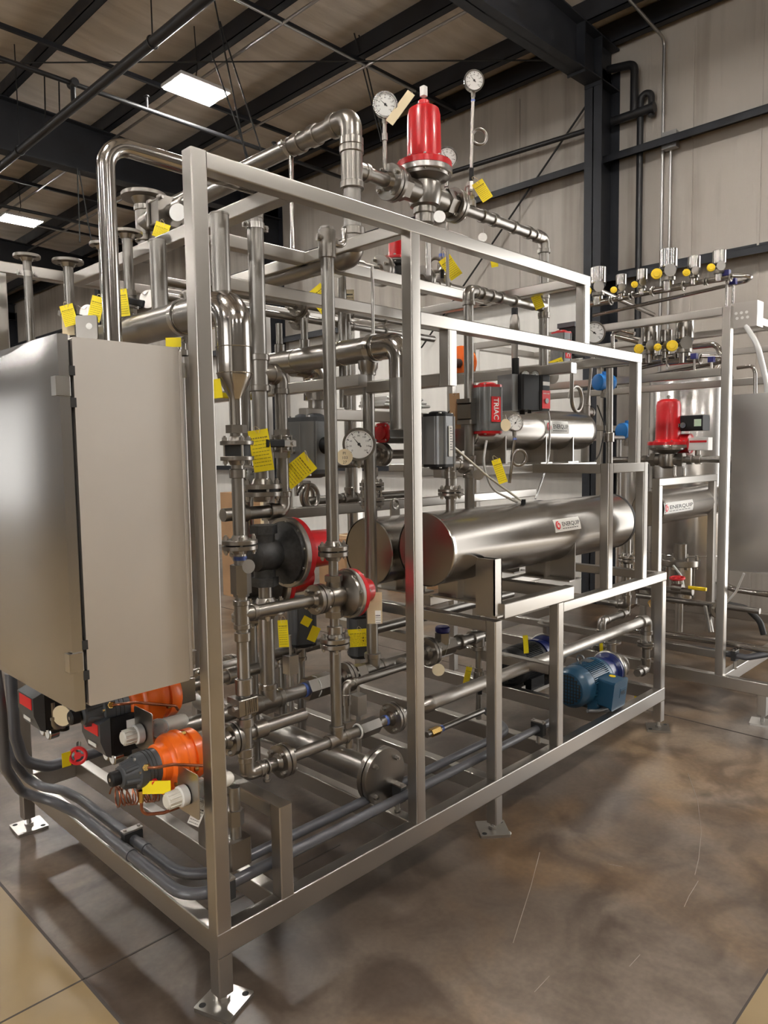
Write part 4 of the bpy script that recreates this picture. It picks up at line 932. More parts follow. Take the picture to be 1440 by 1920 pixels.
def plate_triac(t, M, d, w, L):
    p = t.part('red_plate', B(M).rbox((d/2+.003, -w*.22, -L*.30), (d/2+.006, w*.22, L*.28), .003, 0, 2), REDL)
    b = B(); put_text(b, 'TRIAC', .042, lambda u, v: M @ V((d/2+.0075, v-.015, L*.25-u)), .02, L*.5); t.part('plate_lettering', b, WHITE, under=p)
pC = at(913, 768, y=.30)
actuator(pC, Z, V((-.25, -1, 0)), .205, .125, RED, 'grey actuator with bright red end caps and a red name plate above the front exchanger', knob=False, plate=plate_triac)
bvC = T('ball_valve', 'square flanged ball valve body on the slim vertical next to the red capped actuator', 'valve', (x6, YB1, at(880, 790, y=YB1).z)); zc_ = at(880, 772, y=YB1).z
bvC.part('body', B().rbox((x6-.04, YB1-.04, zc_-.04), (x6+.04, YB1+.04, zc_+.04), .012), FIT)
for s in (-1, 1): bvC.part('end_flange', B().rbox((x6-.045, YB1-.045, zc_+s*.05-.01), (x6+.045, YB1+.045, zc_+s*.05+.01), .01, 2), FIT)
bvC.part('mount_bracket', B().box((x6+.03, YB1-.05, zc_-.03), (pC.x-.02, YB1-.044, zc_+.03)), FRAME)
# positioner box beside it
p0 = at(984, 738, y=.27)
po = T('positioner', 'black positioner box with a red control panel beside the red capped actuator', 'positioner', p0-Z*.07)
Mp = fr(p0, V((1, -.12, 0)), Z)
po.part('housing', B(Mp).rbox((-.105, -.075, -.085), (.03, .075, .085), .012, 2), BLACK)
cv = po.part('cover', B(Mp).rbox((.03, -.08, -.075), (.095, .08, .085), .010, 2), DGREY); 
cv2 = po.part('cover', B(Mp).rbox((.028, -.082, -.088), (.10, .082, .088), .012, 2), BLACK)
rp = po.part('red_panel', B(Mp).box((.034, -.0845, -.078), (.094, -.0825, .012)), REDL)
po.part('name_plate', B(Mp).box((.038, -.0845, .036), (.09, -.0825, .055)), DIAL, under=cv2)
po.part('knob', B(Mp).cyl((.064, -.0845, -.04), (.064, -.09, -.04), .013, seg=16), GREY, under=rp)
b = B()
for k in range(4): b.add([Mp @ V((.042+.012*k, -.0850, -.006)), Mp @ V((.049+.012*k, -.0850, -.006)), Mp @ V((.049+.012*k, -.0850, -.001)), Mp @ V((.042+.012*k, -.0850, -.001))], [(0, 1, 2, 3)])
po.part('print_marking', b, WHITE, under=rp)
po.part('mount_block', B(Mp).rbox((-.15, -.05, -.09), (-.105, .05, .085), .006, 2), GREY); po.part('vent', B(Mp).cyl((-.02, 0, -.085), (-.02, 0, -.105), .014, seg=10).cyl((.0, -.03, -.085), (.0, -.03, -.10), .010, seg=10), BLACK)
po.part('cable_gland', B(Mp).cyl((-.07, 0, .085), (-.07, 0, .17), .018, seg=14), BLACK)
for k, px in enumerate((985, 1003)):
    g = at(px, 703, y=.24); gauge(g, V((-.5, -.85, 0)), g+V((.03, .05, -.045)), .022, ['first of two small twin dials above the black positioner box', 'second of two small twin dials above the black positioner box, toward the pipe'][k], .7, dep=.03)
g = at(966, 793, y=.16); s = at(966, 850, y=.16)
gauge(g, V((-.45, -.88, .15)), V((s.x, .2, at(966, 905, y=.2).z)), .038, 'small dial gauge below the black positioner, on a coiled siphon tube', .3, siphon=.036, dep=.03)
disc_tag(at(948, 797, y=.14), V((-.3, -.95, 0)), .028, 'round pale disc tag hanging under the red capped actuator', None, CREAM, at(948, 778, y=.2))
pD = at(738, 812, y=.80)
actuator(pD, V((1, -.2, 0)), -Y, .16, .10, RED, 'round red capped actuator glimpsed between the plain vertical and the second front post', knob=False)
rd = Run('flanged level pipe under the round red capped actuator', (at(720, 852, y=.82).x, .82, at(720, 852, y=.82).z), .022); z_ = at(720, 852, y=.82).z
rd.line([(at(700, 852, y=.82).x, .82, z_), (at(860, 852, y=.82).x, .82, z_)], .024, False); rd.flange((at(716, 852, y=.82).x, .82, z_), X, .06, .024)
pE = at(1052, 656, y=.7)
actuator(pE, Z, V((-.2, -1, 0)), .20, .11, RED, 'red capped actuator with a black box half hidden behind the long middle rail', knob=False, plate=plate_triac)
pb = at(1072, 640, y=.7); po2 = T('positioner', 'black positioner box behind the long middle rail by its end post', 'positioner', pb-Z*.08)
po2.part('housing', B().rbox(pb+V((-.05, -.05, -.1)), pb+V((.10, .07, .10)), .012), BLACK); po2.part('cover', B().rbox(pb+V((-.06, -.055, .085)), pb+V((.06, .075, .115)), .006, 2), DGREY)
# gauge and others around the front vertical
g = at(673, 833, y=.33); gauge(g, V((-.66, -.75, 0)), V((at(640, 850, y=.5).x, .5, at(640, 850, y=.5).z)), .062, 'large round dial gauge between the slim vertical and the plain vertical', .72, dep=.035)
disc_tag(at(646, 857, y=.31), V((-.7, -.7, .05)), .032, 'round disc tag with numbers hanging beside the large dial gauge', ['PI', '103', '27'], CREAM, at(651, 832, y=.33))
g = at(463, 902, y=.62); gauge(g, V((-.66, -.75, 0)), g-Z*.2+V((.05, .05, 0)), .058, 'dial gauge partly hidden behind the slim vertical and thick vertical pipes', .7, dep=.035)
g = at(1114, 624, y=.32); gauge(g, V((-.75, -.66, 0)), V((g.x, .36, 1.95)), .060, 'dial gauge above the end of the long middle rail', .8, dep=.03)
gl = at(1108, 745, y=.2); q = T('siphon_loop', 'coiled siphon tube hanging below the end of the long middle rail', 'pipe', gl-Z*.1)
q.part('tube', B().sweep([V((gl.x-.03, .3, Z2-.06)), V((gl.x-.03, .3, gl.z))]+[V((gl.x+.03-.06*math.cos(a), .3+.012*a/6, gl.z-.07*math.sin(a))) for a in [2*PI*k/20 for k in range(21)]], .011, 0, 12), FIT)
# blue transmitters near the end frame
def transmitter(p, d, label):
    p = V(p); t = T('transmitter', label, 'transmitter', p-Z*.06); d = V(d).normalized()
    h = t.part('housing', B().lathe(p-d*.065, d, [(0, .04), (.004, .052), (.03, .055), (.05, .048), (.08, .048), (.10, .055), (.126, .052), (.13, .04)], 28), SKY)
    t.part('neck', B().cyl(p, p-Z*.08, .022, seg=16).hexn(p-Z*.07, p-Z*.10, .028), FIT)
    t.part('end_cap', B().cyl(p-d*.064, p-d*.069, .03, seg=20), WHITE, under=h); t.part('conduit_entry', B().cyl(p+Z*.03, p+Z*.07, .016, seg=12), SKY)
    return t
transmitter(at(1133, 717, y=.55), V((-1, .3, 0)), 'bright blue transmitter housing under the end of the long middle rail'); transmitter(at(1176, 808, y=.5), V((-1, .2, 0)), 'bright blue transmitter housing beside the end post, lower than its twin')
zz = at(1142, 820, y=.45).z; xx = at(1142, 820, y=.45).x
te = Run('vertical pipe with a cross fitting beside the lower blue transmitter', (xx, .45, 1.55), .024); te.line([(xx, .445, ZP+.03), (xx, .45, at(1142, 690, y=.45).z)], .022, False); te.coupling((xx, .45, zz), Z, .06, .022, 1.5); te.line([(xx, .45, zz), (at(1168, 820, y=.48).x, .48, zz)], .014, False)
# rising pipes, flanged stack at the exchanger end
for px, yy, z0, z1, r, lab in ((1010, .62, 1.8, 2.1, .022, 'short flanged riser behind the twin dials'), (1098, .9, 1.6, 2.1, .03, 'flanged stack of fittings at the domed end of the upper exchanger'), (1003, 1.2, 1.8, 2.2, .02, 'capped flanged riser behind the orange dome')):
    a = at(px, 700, y=yy); r_ = Run(lab, (a.x, yy, z0), r); r_.line([(a.x, yy, z0), (a.x, yy, z1)], r, False); r_.flange((a.x, yy, (z0+z1)/2-.08), Z, r*2.7, r); r_.coupling((a.x, yy, z1-.05), Z, .06); r_.tee((a.x, yy, z1-.14), Z, X, r)
# orange dome behind post
od = at(866, 682, y=1.3); t = T('diaphragm_actuator', 'round orange diaphragm dome seen past the hanging post', 'actuator', od-Z*.1)
t.part('dome', B().lathe(od-X*.03, V((1, .2, 0)), [(0, .10), (.01, .118), (.03, .118), (.05, .10), (.09, .075), (.11, .03), (.112, 0)], 32), ORANGE); t.part('stem', B().cyl(od-X*.03, od-X*.2, .03, seg=16), DARKMET)
fl = at(965, 612, y=1.0); t = T('air_filter', 'clear bowl air filter with a dark top sticking up above the long middle rail', 'filter', fl-Z*.1)
t.part('bowl', B().lathe(fl-Z*.05, Z, [(0, .02), (.03, .035), (.10, .03), (.13, .02)], 20), FIT); t.part('top', B().ccyl(fl+Z*.06, fl+Z*.12, .022, .003, 16), BLACK)
t.part('drop_pipe', B().cyl(fl-Z*.05, fl-Z*.35, .022, seg=14), FIT); t.part('knob', B().cyl(fl+V((-.03, -.03, -.3)), fl+V((.06, -.03, -.3)), .012, seg=10), PURP)
# ---------------------------------------------------------------- enclosure on the end of the skid
EX0, EX1, EY0, EY1, EZ0, EZ1 = -.328, -.030, .052, .90, 1.030, 1.985
en = T('control_enclosure', 'tall stainless control enclosure with a curved-sheen door fixed to the end of the skid', 'enclosure', (EX1, EY0, EZ0))
en.part('body', B().rbox((EX0, EY0, EZ0), (EX1, EY1, EZ1), .006, 1), PANEL)
en.part('door_gasket', B().box((EX0-.012, EY0+.012, EZ0+.008), (EX0, EY1-.012, EZ1-.008)), RUBBER)
dz = .004
def bowed_door(x0, x1, y0, y1, z0, z1, bow):
    """sheet door whose face is slightly oil canned, as pressed sheet is"""
    n, m = 16, 20; b = B().box((x0+.004, y0, z0), (x1, y1, z1)); vs = []
    for i in range(n+1):
        for j in range(m+1):
            u, v = i/n, j/m; k = bow*((1-(2*u-1)**2)*(1-(2*v-1)**4)+.22*math.sin(u*7+v*1.5)*(1-(2*u-1)**2))
            vs.append((x0+.004-.004*min(1, 12*u, 12*(1-u), 12*v, 12*(1-v))-k, y0+(y1-y0)*u, z0+(z1-z0)*v))
    return b.add(vs, [(i*(m+1)+j, i*(m+1)+j+1, (i+1)*(m+1)+j+1, (i+1)*(m+1)+j) for i in range(n) for j in range(m)])
dr_ = en.part('door', bowed_door(EX0-.042, EX0-.011, EY0-.003, EY1+.003, EZ0-dz, EZ1+dz, .009), DOORM, 'door with soft curved reflections')
for z in (EZ1-.125, EZ0+.125):
    h = en.part('hinge', B().rbox((EX0-.048, EY0-.010, z-.024), (EX0-.012, EY0-.0025, z+.024), .002, 2, 1).box((EX0-.049, EY0-.009, z-.024), (EX0-.042, EY0+.02, z+.024)), BOLT)
    for s in (-1, 1): en.part('hinge_block', B().box((EX0-.012, EY0-.004, z+s*.04-.012), (EX0+.003, EY0+.01, z+s*.04+.012)), RUBBER, under=h)
for z in (EZ1-.06, EZ0+.06): en.part('mount_strap', B().box((EX1, EY0+.01, z-.02), (.002, EY0+.06, z+.02)), FRAME)
en.part('back_flange', B().rbox((EX1, EY0+.0, EZ0+.01), (EX1+.012, EY1, EZ1-.01), .004, 2), PANEL)
# polished loop above the enclosure
pl = at(206, 500, y=.30); zl = at(260, 285, y=.30).z
lp = Run('fat polished tube looping up out of the enclosure and over to the top rail', (pl.x, .30, EZ1), .027, POL, 'conduit_loop', 'conduit')
lp.bent([(pl.x, .30, EZ1-.02), (pl.x, .30, zl), (.42, .30, zl)], .0265, .075)
# flanged riser stubs standing behind the enclosure
def riser(px, py, pyb, x, r, R, label, valve=True, thick=.013):
    a = at(px, py, x=x); zb = at(px+9, pyb, x=x).z
    t = Run(label, (a.x, a.y, zb), r, PIPE, 'flanged_riser', 'pipe')
    t.part('pipe', B().cyl((a.x, a.y, zb), (a.x, a.y, a.z-thick), r, seg=20), PIPE)
    b = B().ccyl((a.x, a.y, a.z-thick), (a.x, a.y, a.z), R, .0015, 36).cyl((a.x, a.y, a.z-thick-r*.8), (a.x, a.y, a.z-thick), r*1.2, r*1.6, 20).ccyl((a.x, a.y, a.z), (a.x, a.y, a.z+.002), R*.55, .0005, 24)
    f = t.part('flange', b, FIT)
    for k in range(4):
        q = V((a.x+math.cos(.4+k*PI/2)*R*.76, a.y+math.sin(.4+k*PI/2)*R*.76, 0))
        t.part('bolt_hole', B().cyl(q+Z*(a.z-thick-.0004), q+Z*(a.z+.0004), .008, seg=12), RUBBER, under=f)
    return a, zb
r1, _ = riser(50, 478, 650, .06, .0165, .052, 'thinnest flanged riser strapped to the back rail, far end of the riser row')
ubolt((r1.x, r1.y, at(55, 512, x=.06).z), Z, .0165, Y, 'small strap clamp on the thinnest flanged riser')
r2, z2b = riser(127, 488, 572, .20, .020, .062, 'flanged riser over a lever valve just above the enclosure corner')
r3, z3b = riser(192, 456, 560, .24, .017, .050, 'flanged riser hidden partly by the fat polished loop')
r4, z4b = riser(238, 434, 545, .27, .020, .058, 'flanged riser just past the fat polished loop')
for (rr, zb, lab) in ((r2, z2b, 'lever valve with black grip under the flanged riser above the enclosure corner'), (r3, z3b, 'lever valve with black grip behind the fat polished loop'), (r4, z4b, 'lever valve with black grip just past the fat polished loop')):
    ball_valve((rr.x, rr.y, zb-.04), Z, V((-.9, -.45, 0)), V((.4, -.9, -.25)), .026, lab, .11, .045)
    q = Run('short pipe under the ' + lab.replace(' with black grip', ''), (rr.x, rr.y, zb-.3), .018); q.line([(rr.x, rr.y, zb-.32), (rr.x, rr.y, zb-.08)], .018, False); q.coupling((rr.x, rr.y, zb-.14), Z, .05)
    disc_tag(V((rr.x+.05, rr.y-.05, zb-.03)), V((-.8, -.6, .1)), .036, 'round steel disc tag on the ' + lab.replace(' with black grip', ''), None, BOLT, (rr.x+.02, rr.y-.03, zb))
tb = at(120, 625, x=.16); lg = T('pierced_lug', 'grey steel lug plate with a round hole behind the enclosure corner', 'lug', at(160, 650, x=.1)); p = at(163, 612, x=.1)
lg.part('plate', B(fr(p, V((.7, -.7, 0)), Z)).rbox((-.04, -.005, -.05), (.04, .005, .04), .008, 1), FIT); lg.part('hole', B(fr(p, V((.7, -.7, 0)), Z)).cyl((.01, -.0055, .0), (.01, .0055, .0), .012, seg=16), WHITE)
# tee with the wide flange above the cross bar
w0 = at(272, 420, x=.52); wf = at(272, 364, x=.52)
wt = Run('wide horizontal flange on a tee with a bolted valve, above the cross bar', (.52, w0.y, w0.z-.12), .036)
wt.part('flange', B().ccyl((.52, w0.y, wf.z-.018), (.52, w0.y, wf.z), .098, .002, 40).cyl((.52, w0.y, wf.z-.05), (.52, w0.y, wf.z-.018), .036, .055, 24), FIT)
wt.line([(.52, w0.y, wf.z-.04), (.52, w0.y, w0.z-.16)], .034, False); wt.tee((.52, w0.y, w0.z), Z, -Y, .034)
yv = at(310, 398, x=.52).y
wt.line([(.52, w0.y-.06, w0.z), (.52, w0.y-.75, w0.z)], .030, False)
b = B(fr((.52, yv, w0.z), X, Y)); b.rbox((-.05, -.05, -.03), (.05, .05, .03), .012, 2).rbox((-.06, -.06, -.05), (.06, .06, -.036), .012, 2).rbox((-.06, -.06, .036), (.06, .06, .05), .012, 2)
wt.part('valve_block', b, FIT); wt.coupling((.52, yv-.14, w0.z), Y, .06, .03)
for sx in (-1, 1):
    for sz in (-1, 1): wt.part('bolt', B().cyl((.52+sx*.046, yv-.065, w0.z+sz*.046), (.52+sx*.046, yv+.065, w0.z+sz*.046), .006, seg=8), BOLT)
disc_tag(at(333, 398, x=.44), V((-.8, -.6, 0)), .034, 'round tag on the bolted valve above the cross bar', None, DIAL, (.5, yv-.1, w0.z))
# ---------------------------------------------------------------- orange spring actuators at the lower end
def spring_act(tip, x1, label, k=1.0):
    tip = V(tip); L = x1-tip.x; t = T('spring_actuator', label, 'actuator', tip); y, z = tip.y, tip.z
    def P(u): return tip.x+L*u
    t.part('end_cap', B().lathe((P(0), y, z), X, [(0, .020*k), (.004, .024*k), (.03*k, .024*k), (.032*k, .02*k)], 24), BLACK)
    t.part('cap_screw', B().cyl((P(0)-.001, y, z), (P(0)+.004, y, z), .006*k, seg=12), BOLT)
    hs = t.part('grey_housing', B().lathe((P(.10), y, z), X, [(0, .024*k), (.004, .034*k), (L*.10, .040*k), (L*.16, .046*k), (L*.17, .056*k), (L*.20, .058*k), (L*.42, .058*k)], 36), DGREY)
    for j in range(6):
        a = j*PI/3+.3; t.part('rib', B().cyl((P(.13), y+math.cos(a)*.034*k, z+math.sin(a)*.034*k), (P(.27), y+math.cos(a)*.043*k, z+math.sin(a)*.043*k), .009*k, seg=8), DGREY, under=hs)
        t.part('bolt', B().hexn((P(.245), y+math.cos(a+.5)*.048*k, z+math.sin(a+.5)*.048*k), (P(.28), y+math.cos(a+.5)*.048*k, z+math.sin(a+.5)*.048*k), .0055*k), BOLT, under=hs)
    for u in (.36, .40, .44): t.part('groove', B().ring((P(u), y, z), X, .0585*k, .0015*k), RUBBER, under=hs)
    t.part('red_plug', B().cyl((P(.40), y-.050*k, z-.028*k), (P(.40), y-.060*k, z-.033*k), .011*k, seg=16), REDL, under=hs)
    t.part('orange_body', B().lathe((P(.50), y, z), X, [(0, .058*k), (L*.015, .066*k), (L*.10, .068*k), (L*.12, .074*k), (L*.135, .087*k), (L*.16, .090*k), (L*.25, .090*k), (L*.265, .094*k), (L*.30, .094*k), (L*.31, .082*k), (L*.37, .080*k), (L*.38, .086*k), (L*.47, .086*k), (L*.50, .078*k)], 44), ORANGE)
    fl = t.part('orange_lug', B().rbox((P(.56), y-.02*k, z-.105*k), (P(.80), y+.02*k, z-.05*k), .006, 0), ORANGE)
    for u, a in ((.62, -2.4), (.80, 1.8), (.82, -2.9)):
        t.part('bolt', B().hexn((P(u), y+math.cos(a)*.088*k, z+math.sin(a)*.088*k), (P(u)+.012, y+math.cos(a)*.088*k, z+math.sin(a)*.088*k), .008*k), BRASS, under=fl)
    # supply fitting and copper lines
    q = V((P(.34), y-.05*k, z+.026*k))
    f = t.part('brass_fitting', B().hexn(q, q+V((-.012, -.012, .004)), .011*k).cyl(q+V((-.010, -.010, .003)), q+V((-.016, -.022, .008)), .009*k, seg=12), BRASS)
    t.part('copper_line', B().sweep([q+V((-.012, -.015, .005)), q+V((.0, -.05, .012)), q+V((.05, -.06, .008)), q+V((.20*k, -.062, -.04)), q+V((.215*k, -.05, -.06))], .0048*k, .02, 10), COPPER)
    q2 = V((P(.30), y-.02*k, z-.06*k))
    t.part('brass_fitting', B().hexn(q2, q2-Z*.025, .010*k).cyl(q2-Z*.02, q2-Z*.036, .008*k, seg=10), BRASS)
    t.part('copper_line', B().sweep([q2-Z*.03, q2-Z*.075, q2+V((.06, -.02, -.085)), q2+V((.26*k, -.06, -.065))], .0055*k, .03, 10), COPPER)
    return t
def regulator_frl(p, label, k=1.0):
    """small ivory filter regulator: knob toward -x, bowl toward +x, on a thin plate"""
    p = V(p); t = T('filter_regulator', label, 'regulator', p-Z*.04)
    t.part('knob', B().lathe(p-X*.085*k, X, [(0, .020*k), (.004, .024*k), (.045*k, .026*k), (.05*k, .026*k)], 20), WPLAS)
    for j in range(12): t.part('knob_ridge', B().cyl(p+V((-.08*k, math.cos(j*PI/6)*.025*k, math.sin(j*PI/6)*.025*k)), p+V((-.04*k, math.cos(j*PI/6)*.026*k, math.sin(j*PI/6)*.026*k)), .0025*k, seg=6), WPLAS, under=t.e.children[0])
    t.part('lock_ring', B().ccyl(p-X*.040*k, p-X*.012*k, .034*k, .003, 24), WHITE)
    t.part('plate', B(fr(p-X*.008, X, Z)).rbox((-.0015, -.075*k, -.065*k), (.0015, .055*k, .085*k), .01, 0), FRAME)
    t.part('body', B().rbox(p+V((.0, -.028*k, -.028*k)), p+V((.06*k, .028*k, .028*k)), .010, 0), WPLAS)
    t.part('bowl', B().lathe(p+X*.055*k, X, [(0, .026*k), (.02*k, .027*k), (.09*k, .025*k), (.105*k, .02*k), (.112*k, .01*k)], 20), WPLAS)
    t.part('sight_dial', B().lathe(p+V((.035*k, -.03*k, .012*k)), V((-.3, -.9, .2)), [(0, .030*k), (.012, .034*k), (.018, .030*k)], 24), CLOUDY); t.part('red_button', B().cyl(p+V((.05*k, -.028*k, -.02*k)), p+V((.05*k, -.036*k, -.023*k)), .012*k, seg=14), REDL)
    return t
yO = .22; tipA = at(206, 1463, y=yO); endA = at(366, 1408, y=yO)
spring_act(tipA, endA.x, 'nearer orange spring actuator with grey nose, sticking out below the enclosure', .92)
yO2 = .50; tipB = at(130, 1347, y=yO2); spring_act(tipB, at(322, 1288, y=yO2).x, 'farther orange spring actuator tucked up against the enclosure underside', .95)
regulator_frl(at(355, 1487, y=.10), 'ivory filter regulator with clear dial in front of the nearer orange actuator', .92)
regulator_frl(at(272, 1372, y=.36), 'ivory filter regulator between the two orange actuators', .92)
# coiled copper sense line
p = at(232, 1488, y=yO+.02); cp = T('copper_coil', 'loosely coiled thin copper line under the nearer orange actuator', 'coil', p-Z*.04); pts = []
for k in range(111):
    a = 2*PI*k/11; pts.append(p+V((.014*k/11-.03+.004*math.sin(k*.7), math.cos(a)*.030, math.sin(a)*.030-.003*k/11)))
cp.part('tube', B().sweep(pts, .0026, 0, 6), COPPER); cp.part('tail', B().sweep([pts[-1], pts[-1]+V((.08, -.01, -.01)), pts[-1]+V((.11, 0, .03))], .0026, .02, 6), COPPER)
# valve bodies that the orange actuators turn
for yy, x0, zz, lab in ((yO, endA.x, endA.z, 'steel valve body behind the nearer orange actuator'), (yO2, at(322, 1288, y=yO2).x, tipB.z, 'steel valve body and level pipe behind the farther orange actuator')):
    r = Run(lab, (x0, yy, zz-.03), .024); r.line([(x0-.01, yy, zz), (x0+.45, yy, zz)], .022, False); r.part('valve_block', B().rbox((x0+.0, yy-.04, zz-.045), (x0+.07, yy+.04, zz+.045), .008, 0), FIT); r.flange((x0+.14, yy, zz), X, .055, .022); r.coupling((x0+.25, yy, zz), X, .05)
r = Run('block valve stack standing behind the near corner post', (.14, .14, .36), .02); r.line([(.16, .13, .36), (.16, .13, .62)], .018, False); r.part('valve_block', B().rbox((.12, .10, .36), (.20, .16, .45), .006), FIT); r.hexc((.16, .13, .52), Z, .05)
# black positioners under the enclosure
def under_box(p, label, k=1.):
    p = V(p); t = T('positioner', label, 'positioner', p-Z*.08*k); M = fr(p, X, Z)
    t.part('housing', B(M).rbox((-.03*k, -.07*k, -.06*k), (.12*k, .07*k, .07*k), .012, 2), BLACK)
    cv = t.part('cover', B(M).prism([(-.045*k, -.055*k), (-.028*k, -.065*k), (-.028*k, .075*k), (-.065*k, .06*k), (-.065*k, -.0*k)], -.072*k, .072*k), DGREY)
    t.part('red_label', B(M).box((-.0655*k, -.06*k, .018*k), (-.067*k, .05*k, .056*k)), REDL, under=cv); t.part('name_plate', B(M).box((-.061*k, -.03*k, -.03*k), (-.063*k, .03*k, -.018*k)), DIAL, under=cv)
    t.part('sticker', B(M).box((.03*k, -.0705*k, -.01*k), (.065*k, -.0715*k, .05*k)), WHITE)
    t.part('gland', B(M).cyl((.06*k, 0, -.06*k), (.06*k, 0, -.10*k), .018*k, seg=14), BLACK)
    for y in (-.03, .02): g = t.part('gauge', B(M).lathe((-.005*k, y*k, -.085*k), (-1, 0, 0), [(-.03*k, .022*k), (0, .024*k), (.003*k, .021*k)], 20), POL); t.part('gauge_face', B(M).cyl((-.009*k, y*k, -.085*k), (-.0095*k, y*k, -.085*k), .019*k, seg=18), DIAL, under=g)
    return t
under_box(at(85, 1325, y=.78), 'black positioner with a red label under the far part of the enclosure')
under_box(at(205, 1372, y=.50), 'black positioner with a red label under the farther orange actuator', .95)
pp = Run('bare pipe with elbow dropping under the enclosure to a low fitting', at(100, 1362, y=.72), .013, FIT); a = at(98, 1338, y=.72); b_ = at(100, 1362, y=.72)
pp.line([a+Z*.04, b_, V((b_.x+.28, .72, b_.z)), V((b_.x+.28, .60, b_.z))], .012); pp.hexc(b_+X*.25, X, .04)
rh = at(146, 1417, y=.66); t = T('hand_wheel_valve', 'small valve with a red hand wheel and yellow tag below the enclosure', 'valve', rh)
t.part('hand_wheel', B().ring(rh, V((-.5, -.8, .2)), .026, .006).cyl(rh-V((-.5, -.8, .2))*.004, rh+V((-.5, -.8, .2))*.004, .012, seg=12), REDL)
for k in range(3): t.part('spoke', B(fr(rh, V((.8, -.5, 0)), V((-.5, -.8, .2)))).cyl((math.cos(k*2.1)*.025, math.sin(k*2.1)*.025, 0), (-math.cos(k*2.1)*.0, -math.sin(k*2.1)*.0, 0), .004, seg=6), REDL)
t.part('stem', B().cyl(rh, rh+V((.03, .06, .02)), .008, seg=10), FIT); t.part('tag', B(fr(rh+V((-.02, .01, .0)), X, Z)).box((-.03, -.001, -.03), (.0, .001, .02)), YEL)
disc_tag(at(116, 1342, y=.68), V((-.8, -.5, 0)), .036, 'round olive disc tag hanging below the enclosure between the positioners', None, CREAM, at(120, 1318, y=.7))
# ---------------------------------------------------------------- grey conduits
zc_ = .335
A0 = at(330, 1664, z=zc_); 
def condx(px, py): return at(px, py, z=zc_).x
xA, xB = condx(300, 1646), condx(235, 1562)
ca = T('grey_conduit', 'front grey conduit bending off the end rail and running low along the skid', 'conduit', (xA, .1, zc_))
yA2 = at(440, 1652, z=zc_).y; yB2 = at(440, 1619, z=zc_).y
eA = at(980, 1378, y=yA2)
ca.part('tube', B().sweep([at(-20, 1180, x=-.30), at(2, 1330, x=-.30), at(10, 1440, x=-.26), at(42, 1487, x=-.16), at(94, 1500, x=-.08), (xA, at(150, 1545, x=xA).y, zc_), (xA, yA2, zc_), (2.0, yA2, zc_)], .0185, .11, 18, 9), PVC)
q = at(240, 1612, x=xA); ca.part('coupling', B().cyl((xA, q.y-.03, zc_), (xA, q.y+.03, zc_), .0215, seg=20), PVC)
cb = T('grey_conduit', 'inner grey conduit beside the front one, running low along the skid', 'conduit', (xB, .2, zc_))
cb.part('tube', B().sweep([at(-15, 1330, x=-.2), at(24, 1425, x=-.14), at(60, 1472, x=-.05), at(118, 1482, x=xB-.03), (xB, at(150, 1502, x=xB).y, zc_), (xB, yB2, zc_), (1.75, yB2, zc_), (1.9, yB2+.25, zc_)], .018, .13, 18, 9), PVC)
q = at(268, 1593, x=xB); cb.part('coupling', B().cyl((xB, q.y-.03, zc_), (xB, q.y+.03, zc_), .0208, seg=20), PVC)
cc = T('grey_conduit', 'dark grey conduit looping down from the enclosure toward the back of the skid', 'conduit', at(90, 1440, y=1.1))
cc.part('tube', B().sweep([at(20, 1262, y=1.0), at(27, 1375, y=1.0), at(44, 1428, y=1.02), at(90, 1438, y=1.05), at(190, 1408, y=1.1), V((.9, 1.1, at(190, 1408, y=1.1).z))], .021, .11, 18, 9), PVC)
def cond_clamp(p, d, zr, label):
    p = V(p); t = T('conduit_clamp', label, 'clamp', (p.x, p.y, zr)); M = fr(p, V(d), Z)
    t.part('block', B(M).rbox((-.014, -.034, -.034), (.014, .034, .030), .006, 0, 3), RUBBER); tp = t.part('top_plate', B(M).rbox((-.015, -.036, .030), (.015, .036, .036), .002, 2, 1), BOLT)
    for s in (-1, 1): t.part('bolt', B(M).cyl((0, s*.026, .036), (0, s*.026, .042), .006, seg=10), BOLT, under=tp)
    t.part('stand_post', B().cyl((p.x, p.y, zr), (p.x, p.y, p.z-.03), .009, seg=12).hexn((p.x, p.y, zr), (p.x, p.y, zr+.008), .014), BOLT)
cond_clamp((xB, at(248, 1575, x=xB).y, zc_), Y, ZR, 'black conduit clamp with a bright top plate halfway along the end rail'); cond_clamp((W+.04, yA2, zc_), X, ZR, 'black conduit clamp on a short post beside the near corner post')
cond_clamp((X3B-.03, yA2, zc_), X, ZR, 'black conduit clamp by the post of the pump bay'); cond_clamp((.87+.05, (yA2+yB2)/2, zc_-.0), X, ZR, 'black conduit clamp behind the big blind flange')
# big pipe with blind flange
bf = Run('big low pipe running back across the skid from a bolted blind flange', (.868, .15, .30), .05)
bz = at(722, 1456, y=.15); bf.line([(bz.x, .19, bz.z), (bz.x, 1.5, bz.z)], .05, False)
make_flange(bf, (bz.x, .172, bz.z), -Y, .112, .05, .022, .005, 4, True, PI/4, True)
